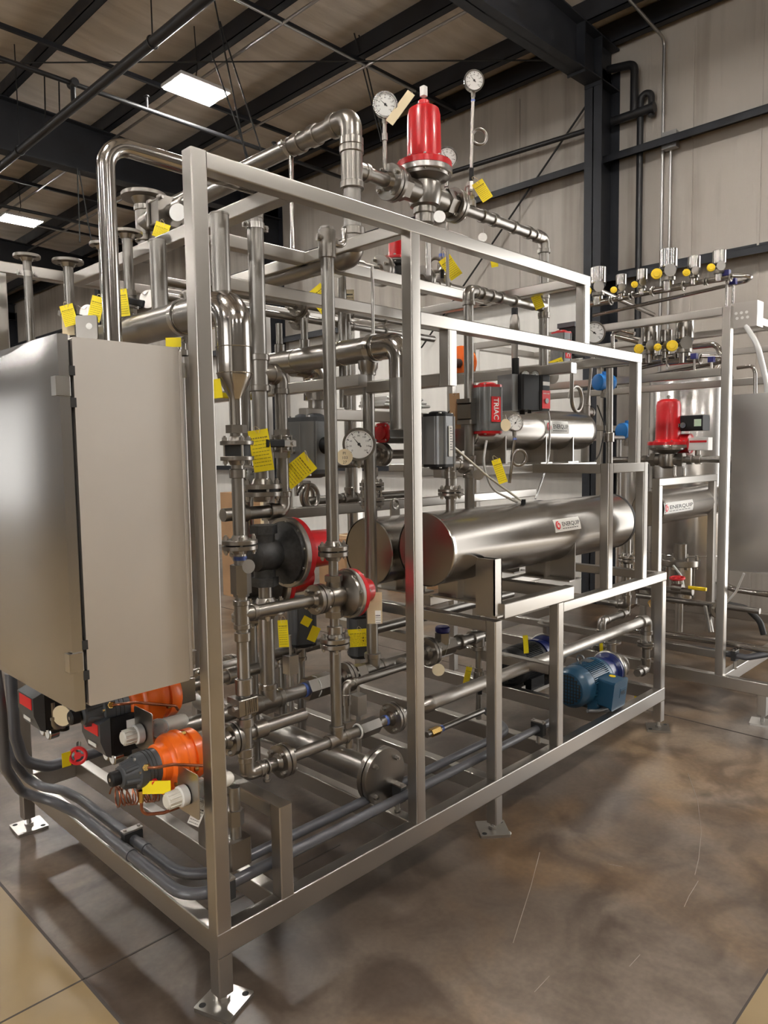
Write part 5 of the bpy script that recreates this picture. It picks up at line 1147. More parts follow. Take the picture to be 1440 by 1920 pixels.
# ---------------------------------------------------------------- pumps and motors
def motor(o, L, r, label, paint, deco=True):
    """axis +x, o = centre of the fan end"""
    o = V(o); t = T('electric_motor', label, 'motor', o-Z*(r+.02)); x = o.x; y, z = o.y, o.z
    fc = t.part('fan_cowl', B().lathe(o, X, [(0, r*.55), (.006, r*.80), (.03, r*.97), (.05, r*1.0), (L*.28, r*1.02), (L*.285, r*.95)], 40), paint)
    b = B()
    for k in range(9):
        u = (k-4)*r*.16; h = math.sqrt(max(0, (r*.72)**2-u*u)); b.box((x-.003, y+u-.002, z-h), (x+.004, y+u+.002, z+h)); b.box((x-.003, y-h, z+u-.002), (x+.004, y+h, z+u+.002))
    t.part('grille', b, RUBBER, under=fc)
    st = t.part('stator', B().lathe((x+L*.28, y, z), X, [(0, r*.90), (L*.5, r*.90)], 40), paint)
    b = B()
    for k in range(30):
        a = math.radians(15+k*150/29*1.0+0); 
        b.M = Matrix.Translation((0, y, z)) @ Matrix.Rotation(a, 4, 'X'); b.box((x+L*.29, r*.88, -.0022), (x+L*.77, r*1.03, .0022))
    for k in range(16):
        a = math.radians(190+k*10); b.M = Matrix.Translation((0, y, z)) @ Matrix.Rotation(a, 4, 'X'); b.box((x+L*.29, r*.88, -.0022), (x+L*.77, r*1.01, .0022))
    t.part('cooling_rib', b, paint, under=st)
    t.part('end_bell', B().lathe((x+L*.77, y, z), X, [(0, r*1.0), (L*.05, r*1.02), (L*.10, r*.98), (L*.17, r*.72), (L*.2, r*.6)], 40), paint)
    for s in (-1, 1): t.part('motor_foot', B().box((x+L*.34, y+s*r*.45, z-r-.025), (x+L*.74, y+s*r*.95, z-r*.62)), paint)
    if deco:
        M = fr((x+L*.56, y-r*.92, z-r*.12), V((1, 0, 0)), V((0, -.12, 1)))
        tb = t.part('terminal_box', B(M).rbox((-.07, -.085, -.085), (.075, .02, .065), .012, 1), paint)
        t.part('box_lid', B(M).rbox((-.076, -.098, -.092), (.081, -.085, .070), .014, 1), paint, under=tb)
        pl = t.part('maker_plate', B(M).box((.0, -.0995, -.03), (.066, -.098, .022)), paint, under=tb)
        b = B(); put_text(b, 'WEG', .034, lambda u, v: M @ V((.006+u, -.1005, -.017+v)), .02, .054); t.part('plate_lettering', b, INK, under=pl)
        t.part('warning_label', B(M).lathe((.03, -.03, .066), (0, 0, 1), [(0, .018), (.001, .018)], 20), YELP, under=tb)
        e = V((x+L*.36, y, z+r*1.0)); t.part('lifting_eye', B().ring(e+Z*.032, X+Y*.4, .018, .006).cyl(e-Z*.01, e+Z*.014, .009, seg=10), GREY)
        t.part('rating_plate', B().box((x+L*.5, y-.03, z+r*1.028), (x+L*.66, y+.03, z+r*1.034)), DGREY)
        t.part('flexible_lead', B().sweep([(x+L*.72, y-r*1.1, z-r*.95), (x+L*.5, y-r*1.2, z-r*1.12), (x+L*.28, y-r*1.12, z-r*1.05), (x+L*.1, y-r*.9, z-r*.95)], .010, .06, 10), GREY)
    return x+L*.95, y, z
yM = .21; mo = at(1064, 1302, y=yM); mx, my, mz = motor((mo.x, yM, .385), .37, .112, 'teal blue electric motor with a square terminal box sitting on the front rail', BLUE)
def pump(x, y, z, r, label, body=NAVY):
    t = T('centrifugal_pump', label, 'pump', (x, y, z-r))
    t.part('adapter', B().lathe((x, y, z), X, [(0, r*.95), (.03, r*.95), (.035, r*.75), (.10, r*.78), (.11, r*1.0), (.13, r*1.0)], 36), body)
    t.part('casing', B().lathe((x+.13, y, z), X, [(0, r*1.02), (.02, r*1.04), (.06, r*.98), (.075, r*.8)], 36), POL)
    t.part('clamp_ring', B().ring((x+.135, y, z), X, r*1.02, .008), BOLT)
    t.part('suction_flange', B().ccyl((x+.22, y, z), (x+.235, y, z), r*.72, .002).ccyl((x+.242, y, z), (x+.257, y, z), r*.72, .002).cyl((x+.2, y, z), (x+.33, y, z), r*.3, seg=20), FIT)
    t.part('outlet', B().cyl((x+.165, y, z), (x+.165, y, z+r*1.7), r*.28, seg=18).ccyl((x+.165, y, z+r*1.5), (x+.165, y, z+r*1.62), r*.55, .002), FIT)
    return t
pump(mx-.02, my, mz+.01, .10, 'dark blue pump head with a steel casing coupled to the teal motor')
drn = Run('small drain cock with yellow tag at the front pump casing', (mx+.22, yM-.02, .27), .009); drn.line([(mx+.19, yM-.03, mz-.07), (mx+.19, yM-.03, .28)], .009, False); drn.hexc((mx+.19, yM-.03, .31), Z, .03); drn.part('lever', B().box((mx+.16, yM-.06, .285), (mx+.2, yM-.05, .30)), REDL)
yM2 = .74; m2 = at(985, 1240, y=yM2); x2_, y2_, z2_ = motor((m2.x-.22, yM2, m2.z), .36, .115, 'black electric motor deeper inside behind the low pipes', BLACK, False)
pump(x2_-.02, y2_, z2_, .125, 'second dark blue pump behind the long low pipe')
st = T('pump_stand', 'stand under the black motor inside the skid', 'stand', (m2.x, yM2, ZR)); st.part('plate', B().box((m2.x-.2, yM2-.12, m2.z-.16), (m2.x+.2, yM2+.12, m2.z-.14)), FRAME)
for sx in (-.17, .17): st.part('leg', B().box((m2.x+sx-.02, yM2-.1, ZR), (m2.x+sx+.02, yM2+.1, m2.z-.16)), FRAME)
dd = Run('pump discharge pipe with elbows rising to the exchangers behind the front pump frame', (at(1130, 1165, y=.5).x, .5, .6), .024)
xq = at(1128, 1165, y=.5).x; zq_ = at(1128, 1165, y=.5).z; dd.line([(xq, .5, .55), (xq, .5, zq_), (xq+.35, .5, zq_), (xq+.35, .5, 1.1)], .024); dd.flange((xq, .5, at(1128, 1212, y=.5).z), Z, .06, .024)
ll = Run('thin lower pipe with a brass-tinted union behind the second front post', (.9, .33, .4), .014, PIPE); zl_ = at(900, 1335, y=.33).z
ll.line([(at(800, 1365, y=.33).x, .33, zl_), (1.75, .33, zl_)], .014, False); ll.hexc((at(815, 1362, y=.33).x, .33, zl_), X, .06, m=BRASS); ll.sleeve((at(828, 1357, y=.33).x, .33, zl_), X, .02)
for yy, zz, lab in ((.95, .74, 'long level pipe along the inside, higher of two behind the black motor'), (1.1, .68, 'long level pipe along the inside, lower of two behind the black motor')):
    r = Run(lab, (.6, yy, zz), .026); r.line([(.5, yy, zz), (2.9, yy, zz)], .024, False); r.flange((.8, yy, zz), X, .06, .024); r.tee((1.1, yy, zz), X, -Z, .024); r.part('drop', B().cyl((1.1, yy, zz), (1.1, yy, ZR), .02, seg=12), PIPE)
pf = actuator(at(676, 1190, y=.72), Z, V((-.5, -1, 0)), .18, .12, BLACK, 'dark grey actuator low inside, half hidden by the plain manila tag', plate=plate_dots, body_m=DGREY)
pg = actuator(at(566, 1165, y=.95), Z, V((-.5, -1, 0)), .20, .13, BLACK, 'dark actuator low inside beneath the level regulator pipe', body_m=DGREY, knob=False)
for k, (px, py, yy, lab) in enumerate(((545, 1245, .9, 'square bracket box on a thin stem beneath the low header'), (672, 1320, .55, 'square bracket box on a thin stem behind the block valve'))):
    p = at(px, py, y=yy); t = T('support_box', lab, 'bracket', p-Z*.04); t.part('box', B().rbox(p-V((.028, .028, .045)), p+V((.028, .028, .045)), .003), FRAME); t.part('stem', B().cyl(p+Z*.04, p+Z*.14, .007, seg=10), BOLT)
    t.part('base_stem', B().cyl(p-Z*.04, V((p.x, p.y, ZR)), .012, seg=10), BOLT)
# ---------------------------------------------------------------- second skid
S7 = 3.574
fr2 = T('skid_frame', 'second stainless skid frame standing farther along by the wall', 'frame', (S7, 0, .01))
def r2_(a, b): return fr2.part('rail', B().rbox(a, b, .005), FRAME)
def p2_(x, y, z0, z1): return fr2.part('post', B().rbox((x, y, z0), (x+W, y+W, z1), .005, 2), FRAME)
YP = -.172; zt2 = at(1240, 592, x=S7).z; zm2 = at(1353, 689, x=S7).z
p2_(S7, YP, ZR, zt2); p2_(S7, 1.75, ZR, zt2); p2_(5.6, YP, ZR, zt2); p2_(5.6, 1.75, ZR, zt2); p2_(S7, -1.45, ZR, zt2)
r2_((S7, -1.6, ZR-HB), (S7+W, 1.8, ZR)); r2_((S7+W, -1.45, ZR-HB), (5.65, -1.4, ZR)); r2_((5.6, -1.6, ZR-HB), (5.65, 1.8, ZR)); r2_((S7+W, 1.75, ZR-HB), (5.6, 1.8, ZR))
r2_((S7, YP+W, zt2-W), (S7+W, 1.75, zt2)); r2_((S7+W, YP, zt2-W), (5.6, YP+W, zt2)); r2_((5.6, YP+W, zt2-W), (5.65, 1.75, zt2)); r2_((S7+W, 1.75, zt2-W), (5.6, 1.8, zt2)); r2_((4.4, YP+W, zt2-W), (4.45, 1.75, zt2-.002)); r2_((4.4, YP+W, zm2-W), (4.45, 1.75, zm2))
r2_((S7, YP+W, zm2-W), (S7+W, 1.75, zm2)); r2_((S7+W, YP, ZR-HB), (5.6, YP+W, ZR)); r2_((S7+W, -.75, ZR-HB), (5.6, -.70, ZR))
yu = .30; ua, ub = at(1243, 897, y=yu), at(1345, 890, y=yu); zu = ua.z; zb2_ = .42
for x in (ua.x-W, ub.x-W): p2_(x, yu, ZR, zu-W)
r2_((ua.x-W, yu, zu-W), (ub.x, yu+W, zu)); r2_((ua.x-W, YP+W, .33), (ua.x, 1.75, .38)); r2_((S7, 1.45, 1.86), (5.6, 1.5, 1.91))
for x, y, a in ((S7+.03, -.40, .2), (S7+.03, 1.3, .5), (5.62, -.4, .3), (5.62, 1.3, .4)):
    b = B(Matrix.Translation((x, y, 0)) @ Matrix.Rotation(a, 4, 'Z')); b.rbox((-.066, -.066, 0), (.066, .066, .012), .006, 2); fr2.part('foot_plate', b, BOLT)
    fr2.part('foot_stub', B().rbox((x-W/2, y-W/2, .055), (x+W/2, y+W/2, ZR-HB), .005), FRAME); fr2.part('screw', B().cyl((x, y, .012), (x, y, .06), .01, seg=10), BOLT)
e2_ = T('control_enclosure', 'second brushed enclosure hung on the end of the farther skid', 'enclosure', (S7, -.3, .98)); za, zb_ = at(1370, 742, x=3.27).z, at(1368, 1068, x=3.27).z
e2_.part('body', B().rbox((3.30, -1.3, zb_), (S7, -.305, za), .006, 1), PANEL); e2_.part('door', bowed_door(3.262, 3.294, -1.303, -.302, zb_-.004, za+.004, .012), TANK); e2_.part('door_gasket', B().box((3.293, -1.29, zb_+.01), (3.301, -.315, za-.01)), RUBBER)
# sanitary valve rows
def s_valve(px, py, x, k, label, tagcol=True, tx=-17, ty=12):
    """py = top of the steel cap"""
    p = at(px, py, x=x); t = T('diaphragm_valve', label, 'valve', p-Z*.22*k); r = .042*k; z = p.z
    def C(a, b, rr, c=.003): return B().ccyl((p.x, p.y, z-b), (p.x, p.y, z-a), rr, c, 28)
    t.part('steel_cap', C(0, .085*k, r), POL); t.part('black_ring', C(.085*k, .100*k, r*.92), RUBBER); t.part('yoke', C(.10*k, .135*k, r*.6), FIT); t.part('lower_clamp', C(.13*k, .15*k, r*.8), FIT); t.part('body', C(.15*k, .20*k, r*.62).cyl((p.x-.0, p.y-.07*k, z-.185*k), (p.x, p.y+.07*k, z-.185*k), r*.42, seg=16), POL)
    for sg in (-1, 1): t.part('clamp_ring', B().ring((p.x, p.y+sg*.075*k, z-.185*k), Y, r*.5, .006), FIT)
    q = at(px+tx*k, py+34*k, x=x-.07)
    t.part('indicator_rod', B().cyl((p.x, p.y, z-.115*k), q, .006*k, seg=8), POL)
    fd = V((-.86, -.5, .06)); h = t.part('yellow_disc', B().ccyl(q, q+fd*.010, .026*k, .003), YELP); t.part('disc_boss', B().ccyl(q+fd*.009, q+fd*.014, .016*k, .002), YELP, under=h)
    c = V((p.x-.05*k, p.y-.03*k, z-.11*k)); t.part('round_tag', B().cyl(c, c+V((-.001, -.0012, 0)), .030*k, seg=20), BOLT)
names = ['largest steel capped valve on the upper row, next to the main skid end post', 'small steel capped valve, second along the upper sanitary row', 'small steel capped valve, third along the upper sanitary row', 'large steel capped valve at the middle of the upper sanitary row', 'small steel capped valve, last but one on the upper sanitary row', 'small steel capped valve at the outer end of the upper sanitary row']
for (px, py, k), n in zip(((1122, 502, 1.3), (1165, 515, .85), (1204, 505, .85), (1254, 468, 1.35), (1302, 481, .9), (1349, 470, .95)), names): s_valve(px, py, S7+.12, k, n)
for (px, py, k), n in zip(((1219, 612, 1.25), (1249, 619, .95), (1284, 601, 1.4)), ('large steel capped valve on the lower row, nearest the main skid', 'small steel capped valve between two larger ones on the lower row', 'largest steel capped valve on the lower row under the second skid top')): s_valve(px, py, S7+.2, k, n)
def s_tube(label, pts, x, r=.013, bend=.05):
    P = [at(*p[:2], x=(p[2] if len(p) > 2 else x)) for p in pts]; return single('sanitary_tube', B().sweep(P, r, bend, 14), POL, label, 'pipe')
s_tube('upper sanitary tube looping back at its outer end above the second skid', [(1112, 572), (1368, 517), (1412, 517, S7+.16), (1400, 527, S7+.3), (1330, 543, S7+.3), (1112, 592, S7+.3)], S7+.14, .013, .04)
s_tube('lower sanitary tube looping under the lower valve row', [(1200, 690), (1305, 668), (1360, 668, S7+.26), (1350, 680, S7+.3), (1200, 708, S7+.3)], S7+.22, .013, .04)
s_tube('polished cross tube running in from the second skid top toward the main skid', [(1125, 545, S7+.1), (1225, 590, S7+.9)], S7, .017)
s_tube('polished bent tube dropping between the two sanitary rows', [(1190, 626, S7+.3), (1160, 618, S7+.3), (1148, 625, S7+.3), (1150, 665, S7+.3)], S7, .014, .04)
s_tube('thick polished tube behind the lower valve row', [(1150, 628, S7+.5), (1200, 640, S7+.5)], S7, .026)
s_tube('polished hairpin tube near the second skid post', [(1300, 650, S7+.5), (1345, 645, S7+.5), (1352, 668, S7+.5), (1340, 690, S7+.5)], S7, .02, .06)
s_tube('thin bent tube rising above the second enclosure', [(1382, 690, S7+.5), (1412, 686, S7+.5), (1416, 700, S7+.5), (1416, 738, S7+.5)], S7, .012, .03)
for k, (px, py) in enumerate(((1363, 512), (1375, 528), (1302, 668), (1334, 674))):
    p = at(px, py, x=S7+.14+.08*(k % 2)); t = T('tube_clamp', ['dark blue tube clamp on the outer sanitary tube end', 'dark blue tube clamp just below the outer sanitary tube end', 'dark blue tube clamp on the lower sanitary tube', 'dark blue tube clamp near the second skid post on the lower tube'][k], 'clamp', (p.x, p.y, p.z-.1)); t.part('block', B().rbox(p-V((.018, .018, .018)), p+V((.018, .018, .018)), .005), PURP); t.part('stand_rod', B().cyl(p-Z*.018, V((p.x, p.y, (zt2 if k < 2 else zm2)-.03)), .008, seg=10), POL)
# box with six holes, hose
p = at(1396, 590, x=S7+.05); t = T('bracket_box', 'bent steel box pierced with six holes at the corner of the second skid', 'bracket', p-Z*.07)
t.part('panel', B().rbox((p.x-.01, p.y-.075, p.z-.075), (p.x+.10, p.y+.075, p.z+.075), .004), FRAME)
for i in range(3):
    for j in range(2): t.part('hole', B().cyl((p.x-.0104, p.y+.045-i*.03-j*.006, p.z+.012-j*.03), (p.x-.011, p.y+.045-i*.03-j*.006, p.z+.012-j*.03), .009, seg=12), WHITE)
hs = lambda label, pts, r=.006, m=CLEAR, bend=.08: single('hose', B().sweep(pts, r, bend, 10), m, label, 'hose')
hs('wide translucent hose drooping from the pierced box to the second enclosure', [p+V((0, -.01, -.07)), at(1420, 645, x=S7), at(1438, 720, x=S7), at(1440, 760, x=S7)], .016, CLEAR, .2)
hs('thin white hose under the second enclosure', [at(1395, 1075, x=S7+.05), at(1380, 1110, x=S7+.1), at(1362, 1130, x=S7+.1)], .007, WHITE)
hs('thin white hose curling near the red hand wheel of the second skid', [at(1262, 1060, x=4.3), at(1278, 1080, x=4.3), at(1284, 1110, x=4.3)], .008, WHITE)
# tank and inner equipment of the second skid
tk = at(1290, 1000, x=5.2); print('tank', tk); t = T('storage_vessel', 'upright polished vessel standing inside the second skid', 'tank', (5.2, tk.y, .3))
t.part('shell', B().lathe((5.2, tk.y, .34), Z, [(0, .10), (.06, .30), (.10, .33), (1.93, .33), (1.99, .30), (2.05, .1), (2.055, 0)], 48), TANK)
for zz in (.8, 1.35): t.part('band', B().ring((5.2, tk.y, zz), Z, .331, .006, 48), POL)
for k in range(3): a = k*2.1+.6; t.part('leg', B().cyl((5.2+math.cos(a)*.28, tk.y+math.sin(a)*.28, ZR-.02), (5.2+math.cos(a)*.28, tk.y+math.sin(a)*.28, .5), .022, seg=14), POL)
tp2 = at(1180, 830, x=4.9); t = T('storage_vessel', 'slim polished upright vessel behind the end post of the main skid', 'tank', (4.9, tp2.y, .3)); t.part('shell', B().lathe((4.9, tp2.y, .3), Z, [(0, .05), (.05, .1), (1.55, .1), (1.6, .05), (1.62, 0)], 32), TANK); t.part('leg', B().cyl((4.9, tp2.y, ZR-.02), (4.9, tp2.y, .35), .03, seg=14), POL)
zr_ = at(1252, 862, x=4.15); bonnet_valve((4.15, zr_.y, zr_.z), Z, .07, .145, .022, .086, .33, 'glossy red regulator valve on the second skid', .085, FIT, FIT, 8, side=Y, tip=True)
rp2 = Run('level pipe through the red regulator of the second skid', (4.15, zr_.y, zr_.z), .026); rp2.line([(4.15, zr_.y-.75, zr_.z), (4.15, zr_.y+.45, zr_.z)], .024, False)
for dy in (-.16, -.22, .17, -.4): rp2.coupling((4.15, zr_.y+dy, zr_.z), Y, .04)
rp2.part('drain_tube', B().sweep([(4.15, zr_.y-.05, zr_.z-.05), (4.15, zr_.y-.05, zr_.z-.14), (4.15, zr_.y-.12, zr_.z-.14), (4.15, zr_.y-.12, zr_.z-.06)], .012, .04, 10), POL)
pq = at(1296, 800, x=4.2); t = T('positioner', 'black controller with small dials over a red actuator on the second skid', 'positioner', pq-Z*.1)
t.part('housing', B().rbox(pq+V((-.05, -.10, -.03)), pq+V((.08, .10, .08)), .01), BLACK); t.part('red_actuator', B().lathe(pq+V((0, .10, -.12)), -Y, [(0, .03), (.01, .07), (.10, .07), (.11, .04)], 24), RED); t.part('white_label', B().rbox(pq+V((-.05, -.14, -.17)), pq+V((.03, -.0, -.08)), .004), WHITE); t.part('red_stripe', B().box(pq+V((-.052, -.13, -.115)), pq+V((-.0505, -.01, -.10))), REDL)
for dy in (.03, .075): t.part('gauge', B().cyl(pq+V((-.05, dy, .01)), pq+V((-.075, dy, .01)), .02, seg=16), POL)
t.part('green_label', B().box(pq+V((-.051, -.09, .0)), pq+V((-.052, -.04, .05))), mat('pale_green_label', (.62, .78, .58), 0, .6)); t.part('stem', B().cyl(pq+V((0, -.05, -.17)), pq+V((0, -.05, -.25)), .02, seg=12), FIT)
h4 = at(1290, 943, y=.42); exchanger(at(1215, 943, y=.42).x, at(1352, 943, y=.42).x, .42, h4.z, .12, 'dark exchanger shell of the second skid with a logo plate behind the welded loop', at(1246, 940, y=.30).x, at(1300, 940, y=.30).x-at(1246, 940, y=.30).x, .078, 2, saddle_z=1.0, saddles=())
fl2 = at(1275, 1055, x=4.6); t = T('flanged_vessel', 'small drum vessel with bolted lid low inside the second skid', 'tank', fl2-Z*.25); t.part('drum', B().lathe(fl2-Z*.3, Z, [(0, .08), (.03, .11), (.28, .11)], 28), POL); t.part('lid', B().ccyl(fl2-Z*.02, fl2+Z*.03, .15, .004), FIT); t.part('neck', B().cyl(fl2, fl2+Z*.15, .05, seg=16), FIT)
for k in range(8): t.part('bolt', B().hexn(fl2+V((math.cos(k*.785)*.13, math.sin(k*.785)*.13, -.04)), fl2+V((math.cos(k*.785)*.13, math.sin(k*.785)*.13, .055)), .012), BOLT)
t.part('stand_leg', B().cyl(fl2-Z*.28, V((fl2.x, fl2.y, ZR-.02)), .03, seg=12), FRAME)
hw = at(1270, 1084, x=4.0); t = T('hand_wheel_valve', 'red hand wheel valve low on the second skid', 'valve', hw-Z*.1); t.part('hand_wheel', B().ring(hw, V((-.1, 0, 1)), .045, .009).cyl(hw-Z*.008, hw+Z*.01, .02, seg=14), REDL)
for k in range(4): t.part('spoke', B().cyl(hw, hw+V((math.cos(k*1.57)*.045, math.sin(k*1.57)*.045, .0)), .006, seg=6), REDL)
t.part('stem', B().cyl(hw, hw-Z*.07, .012, seg=10), FIT); t.part('body', B().ccyl(hw-Z*.07-Y*.04, hw-Z*.07+Y*.04, .03, .004), FIT)
lo2 = Run('cluster pipe low on the second skid leading into the red hand wheel valve', hw-Z*.1, .02); lo2.line([hw+V((0, .35, -.09)), hw+V((0, -.05, -.09))], .024, False); lo2.line([hw+V((0, .3, -.16)), hw+V((0, -.55, -.16))], .02, False); lo2.flange(hw+V((0, -.28, -.19)), V((-.6, -.6, .1)), .055, .02); lo2.line([hw+V((0, -.2, -.16)), hw+V((-.05, -.26, -.34))], .018, False)
yl = at(1305, 1103, x=3.95); t = T('ball_valve', 'ball valve with a yellow grip low on the second skid', 'valve', yl-Z*.03); t.part('body', B().ccyl(yl+Y*.1-Z*.03, yl+Y*.02-Z*.03, .026, .004), FIT); t.part('grip', B().rbox(yl+V((-.012, -.07, -.012)), yl+V((.012, .05, .012)), .006), YELP)
for k, (pts, r, lab) in enumerate((([(1345, 1090, 3.8), (1375, 1105, 3.8), (1410, 1110, 3.75), (1445, 1115, 3.7)], .02, 'bent polished tube beneath the second enclosure'), ([(1180, 1180, 3.75), (1345, 1203, 3.75), (1450, 1222, 3.75)], .022, 'polished level tube low across the end of the second skid'))): s_tube(lab, pts, 0, r, .1)
for k, (pts, lab) in enumerate((([(1180, 1198, 3.72), (1345, 1222, 3.72), (1400, 1233, 3.72), (1445, 1225, 3.75)], 'dark grey conduit low across the end of the second skid'), ([(1350, 1130, 4.2), (1400, 1140, 4.2), (1425, 1165, 4.2), (1432, 1190, 4.2)], 'black hose arching under the second enclosure'))): single('grey_conduit', B().sweep([at(a, b, x=c) for a, b, c in pts], .02, .1, 14), PVC if k == 0 else RUBBER, lab, 'conduit' if k == 0 else 'hose')
cond_clamp(at(1378, 1228, x=3.72), Y, at(1378, 1228, x=3.72).z-.09, 'black conduit clamp at the end of the second skid')
bz2 = at(1232, 1130, y=.5); t = T('copper_coil', 'brass coloured coil of thin tube hanging in the pump bay corner', 'coil', bz2-Z*.04)
t.part('tube', B().sweep([bz2+V((.16*k/90-.08, math.cos(k*.57)*.035, math.sin(k*.57)*.035)) for k in range(90)], .003, 0, 6), BRASS)
# ---------------------------------------------------------------- tags, hoses and loose things on the main skid
RV_ = V((.70, -.71, 0))
def ycard(px, py, pl, w, h, ang, label, wire=None, m=YEL, **kw):
    """card with its hole at a pixel on plane y=pl, tilted ang degrees"""
    p = at(px, py, y=pl); a = math.radians(ang); dn = -Z*math.cos(a)+RV_*math.sin(a)
    wr = None if wire is None else at(*wire, y=pl)
    return card(p, dn, RV_*math.cos(a)+Z*math.sin(a), w, h, label, m, wire=wr, **kw)
ycard(897, 345, YB1-.06, .055, .095, 32, 'yellow card tag hanging from the ball valve under the coiled siphon gauge', (886, 332))
ycard(835, 487, .70, .070, .12, 34, 'yellow card tag below the top rail between the second post and the slim branch', (830, 470))
ycard(484, 812, .425, .075, .155, 8, 'yellow card tag under the lever of the looped pipe valve', (478, 800))
ycard(578, 866, .45, .085, .135, -52, 'large slanted yellow card tag in front of the grey block actuator', (572, 845))
ycard(590, 545, .95, .09, .12, 38, 'yellow card tag half hidden behind the second slim vertical', None)
ycard(125, 577, r2.y-.10, .055, .085, 14, 'yellow card tag hanging under the lever just above the enclosure corner', (121, 566)); ycard(127, 592, r2.y-.07, .05, .09, 0, 'plain cream card behind the yellow one above the enclosure corner', None, CREAM, lines=0)
ycard(184, 562, r3.y-.1, .05, .095, -16, 'yellow card tag left of the fat polished loop'.replace('left of', 'tucked beside'), (186, 552)); ycard(228, 548, r4.y-.1, .04, .10, 6, 'narrow yellow card tag on the far side of the fat polished loop', (226, 540))
ycard(305, 424, .9, .06, .06, -20, 'crumpled yellow card tag beneath the bolted valve above the cross bar', (303, 412)); ycard(325, 640, .35, .05, .03, 0, 'yellow card corner peeping over the enclosure under the wide header', None, lines=0); ycard(405, 718, .2, .03, .06, 8, 'thin edge of a yellow card beside the reducer behind the near post', None, lines=0)
ycard(1000, 545, YB1-.03, .05, .11, 22, 'yellow card tag on the branch end below the top rail', (998, 535)); ycard(931, 866, .18, .042, .115, 18, 'yellow card tag hanging near the small siphon gauge above the front exchanger', (925, 855)); ycard(926, 488, .7, .04, .05, 10, 'small yellow card tag tucked right under the top rail'.replace('right ', ''), None, lines=0); ycard(1040, 678, .65, .10, .04, 20, 'yellow card tag lying flat under the long middle rail', None, lines=3)
ycard(674, 1184, .66, .11, .085, 3, 'yellow rectangle tag wired to the low dark grey actuator', (672, 1175)); ycard(530, 1168, .6, .042, .115, 2, 'narrow yellow card tag beneath the level regulator pipe', (530, 1155)); ycard(576, 1162, .62, .04, .04, -30, 'small yellow card tag beside the inlet flange of the small regulator', None, lines=0); ycard(592, 1180, .7, .04, .07, -24, 'yellow card tag partly behind the lower regulator flange', None, lines=0)
ycard(879, 1255, .40, .03, .09, -12, 'yellow card tag hanging on the small drain ball valve', (884, 1246)); ycard(985, 1195, .6, .03, .11, 4, 'yellow strip tag beside the black motor', None, lines=0); ycard(1127, 1205, .45, .022, .07, 3, 'yellow strip tag on the pump discharge flange', None, lines=0); ycard(1197, 1304, .2, .05, .04, 0, 'yellow tag by the front pump drain cock', None, lines=0)
p = at(292, 1475, y=.16); t = T('paper_tag', 'yellow card tag folded under the nearer orange actuator', 'tag', p-Z*.02); t.part('card', B(fr(p, RV_, Z)).box((-.04, -.001, -.022), (.045, .001, .018)), YEL)
ycard(376, 1512, .075, .036, .075, -24, 'white paper tag hanging below the ivory filter regulator at the near post', (375, 1500), WHITE, lines=6)
ycard(768, 178, YB1-.09, .036, .15, -38, 'pale blank card leaning from the tip of the big red regulator', (772, 172), CREAM, lines=0); ycard(852, 742, .42, .05, .17, 2, 'brown manila card hanging behind the grey actuator with the white strip', (850, 735), CARD, lines=0); ycard(655, 548, .8, .045, .07, 0, 'pinkish manila card by the level pipe of the middle regulator', None, CREAM, lines=3, curl=.01)
disc_tag(at(824, 406, y=YB1-.1), V((-.7, -.7, .1)), .026, 'round pale disc tag below the outlet flange of the big red regulator', None, DIAL, at(830, 395, y=YB1-.08)); disc_tag(at(634, 508, y=.7), V((-.7, -.7, 0)), .030, 'round white disc tag by the upper inlet of the middle regulator', ['PV', '12'], WHITE, at(640, 492, y=.72)); disc_tag(at(905, 445, y=.8), V((-.7, -.7, 0)), .026, 'round steel disc tag under the outlet pipe past the big red regulator', None, BOLT, at(905, 425, y=.6)); disc_tag(at(752, 1242, y=.42), V((-.7, -.6, 0)), .024, 'round steel disc tag on the smaller pipe by the second post', None, BOLT, at(752, 1232, y=.42)); disc_tag(at(897, 890, y=.3), V((-.7, -.6, 0)), .026, 'round steel disc tag on the tee above the front exchanger', None, BOLT); disc_tag(at(1035, 706, y=.6), V((-.5, -.8, 0)), .045, 'large steel disc tag hanging under the long middle rail', None, BOLT, at(1030, 680, y=.62))
ax1, ax2 = at(848, 836, y=.2), at(976, 938, y=HY-.03)
hs('stiff white hose slanting from the grey actuator down to the front exchanger', [ax1, (ax1+ax2)*.5-Z*.01, ax2], .0055, WPLAS)
hs('clear hose drooping from the red capped actuator to the front exchanger top', [at(912, 826, y=.28), at(905, 870, y=.27), at(922, 918, y=.26), at(970, 942, y=.25)], .0055, CLEAR, .12)
hs('clear hose hanging from behind the positioner past the upper exchanger', [at(1018, 700, y=.45), at(1031, 790, y=.45), at(1030, 860, y=.45), at(1004, 935, y=.40)], .0055, CLEAR, .2)
hs('thin black cable arching from the blue transmitters', [at(1120, 760, y=.5), at(1135, 800, y=.5), at(1125, 850, y=.5), at(1112, 870, y=.5)], .004, CABLE, .08)
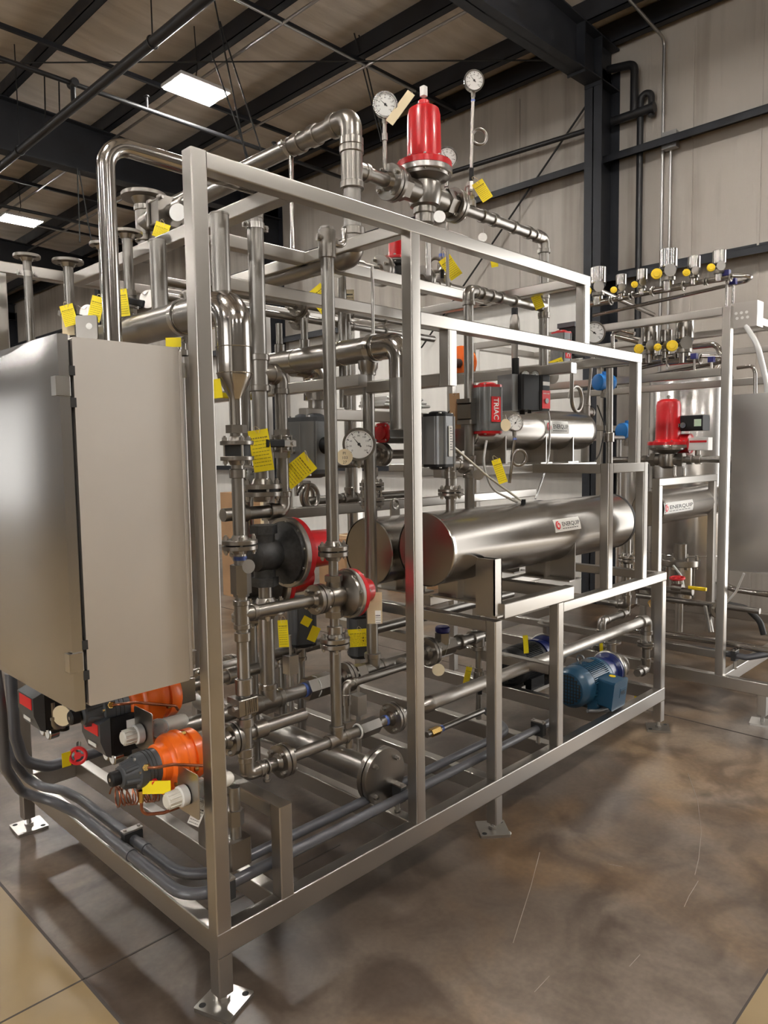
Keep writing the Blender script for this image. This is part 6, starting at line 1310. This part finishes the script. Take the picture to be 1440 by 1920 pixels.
# background: cartons beyond the skid and a wrapped bundle on the inner rail
for k, (px, py, d, sz, lab) in enumerate(((470, 1000, 5.5, (.5, .5, 1.25), 'tall brown carton stack seen through the pipes beyond the skid'), (655, 1110, 5.2, (.6, .5, .62), 'low brown carton on the floor behind the exchangers'), (775, 1150, 4.2, (.5, .4, .40), 'brown carton on the floor seen under the exchanger platform'))):
    p = at(px, py, y=d); t = T('carton', lab, 'box', (p.x, d, 0)); sx, sy, sz_ = sz; n = 2 if k == 0 else 1
    for j in range(n): 
        q = t.part('box', B().rbox((p.x-sx/2, d-sy/2, sz_*j/n), (p.x+sx/2, d+sy/2, sz_*(j+1)/n-.004), .004, 2), CARD); t.part('tape', B().box((p.x-.03, d-sy/2-.001, sz_*j/n+.01), (p.x+.03, d+sy/2+.001, sz_*(j+1)/n-.003)), CREAM, under=q)
p = at(706, 752, y=1.0); t = T('wrapped_bundle', 'white wrapped bundle lying on the inner rail beside the plain vertical', 'bundle', p-Z*.03)
for k in range(3): t.part('fold', B().rbox(p+V((-.02+.01*k, -.08, -.03+k*.018)), p+V((.35-.03*k, .12, -.014+k*.018)), .007, 0), WHITE)
p = at(480, 745, y=1.2); t = T('level_tool', 'yellow bar lying on an inner beam behind the pipes', 'tool', p); t.part('bar', B().rbox(p+V((-.3, -.02, -.012)), p+V((.05, .02, .012)), .003, 0), YEL)

p = at(952, 1563, z=.002); t = T('loose_washer', 'loose pale washer lying by the middle foot plate of the main skid', 'washer', p); t.part('ring', B().ring(p+Z*.002, Z, .013, .004, 20, 6), WHITE)

a = at(697, 905, y=.63); r = Run('flanged nozzle stack rising from the second exchanger behind the plain vertical', (a.x, .63, 1.35), .024)
r.line([(a.x, .63, 1.36), (a.x, .63, 1.75)], .024, False); r.flange((a.x, .63, at(697, 940, y=.63).z), Z, .058, .024); r.flange((a.x, .63, at(697, 912, y=.63).z), Z, .058, .024); r.coupling((a.x, .63, at(697, 885, y=.63).z), Z, .04); r.tee((a.x, .63, at(697, 868, y=.63).z), Z, -X, .02)
r.line([(a.x-.03, .63, at(697, 868, y=.63).z), (a.x-.45, .63, at(697, 868, y=.63).z)], .019, False)
a = at(588, 930, y=.95); t = T('siphon_loop', 'double coiled siphon tube hanging behind the slanted yellow card', 'pipe', a-Z*.06)
pts = [a+V((-.1, -.03, .07)), a+V((-.045, -.02, .07))]+[a+V((-.045*math.cos(q), q*.006, -.055*math.sin(q)-.0)) for q in [2*PI*2*k/36 for k in range(37)]]+[a+V((-.045, .08, .10))]
t.part('tube', B().sweep(pts, .011, 0, 12), FIT)
a = at(1176, 1045, y=.30); r = Run('flanged pipe dropping below the far end of the front exchanger', (a.x, .30, .8), .022)
r.line([(a.x, .30, 1.12), (a.x, .30, .72)], .022, False); r.flange((a.x, .30, at(1176, 1047, y=.30).z), Z, .056, .022); r.coupling((a.x, .30, at(1176, 1075, y=.30).z), Z, .04); r.line([(a.x, .30, .74), (a.x, .30, .70), (a.x, .50, .70)], .022)
a = at(640, 935, y=1.0); r = Run('dark cluster pipe with unions crossing behind the plain vertical', (a.x, 1.0, a.z), .022)
r.line([(a.x-.25, 1.0, a.z), (a.x+.55, 1.0, a.z)], .022, False); r.hexc((a.x-.05, 1.0, a.z), X, .06); r.flange((a.x+.2, 1.0, a.z), X, .055, .022); r.tee((a.x+.06, 1.0, a.z), X, Z, .022); r.part('riser', B().cyl((a.x+.06, 1.0, a.z+.03), (a.x+.06, 1.0, 2.3), .022, seg=14), PIPE)
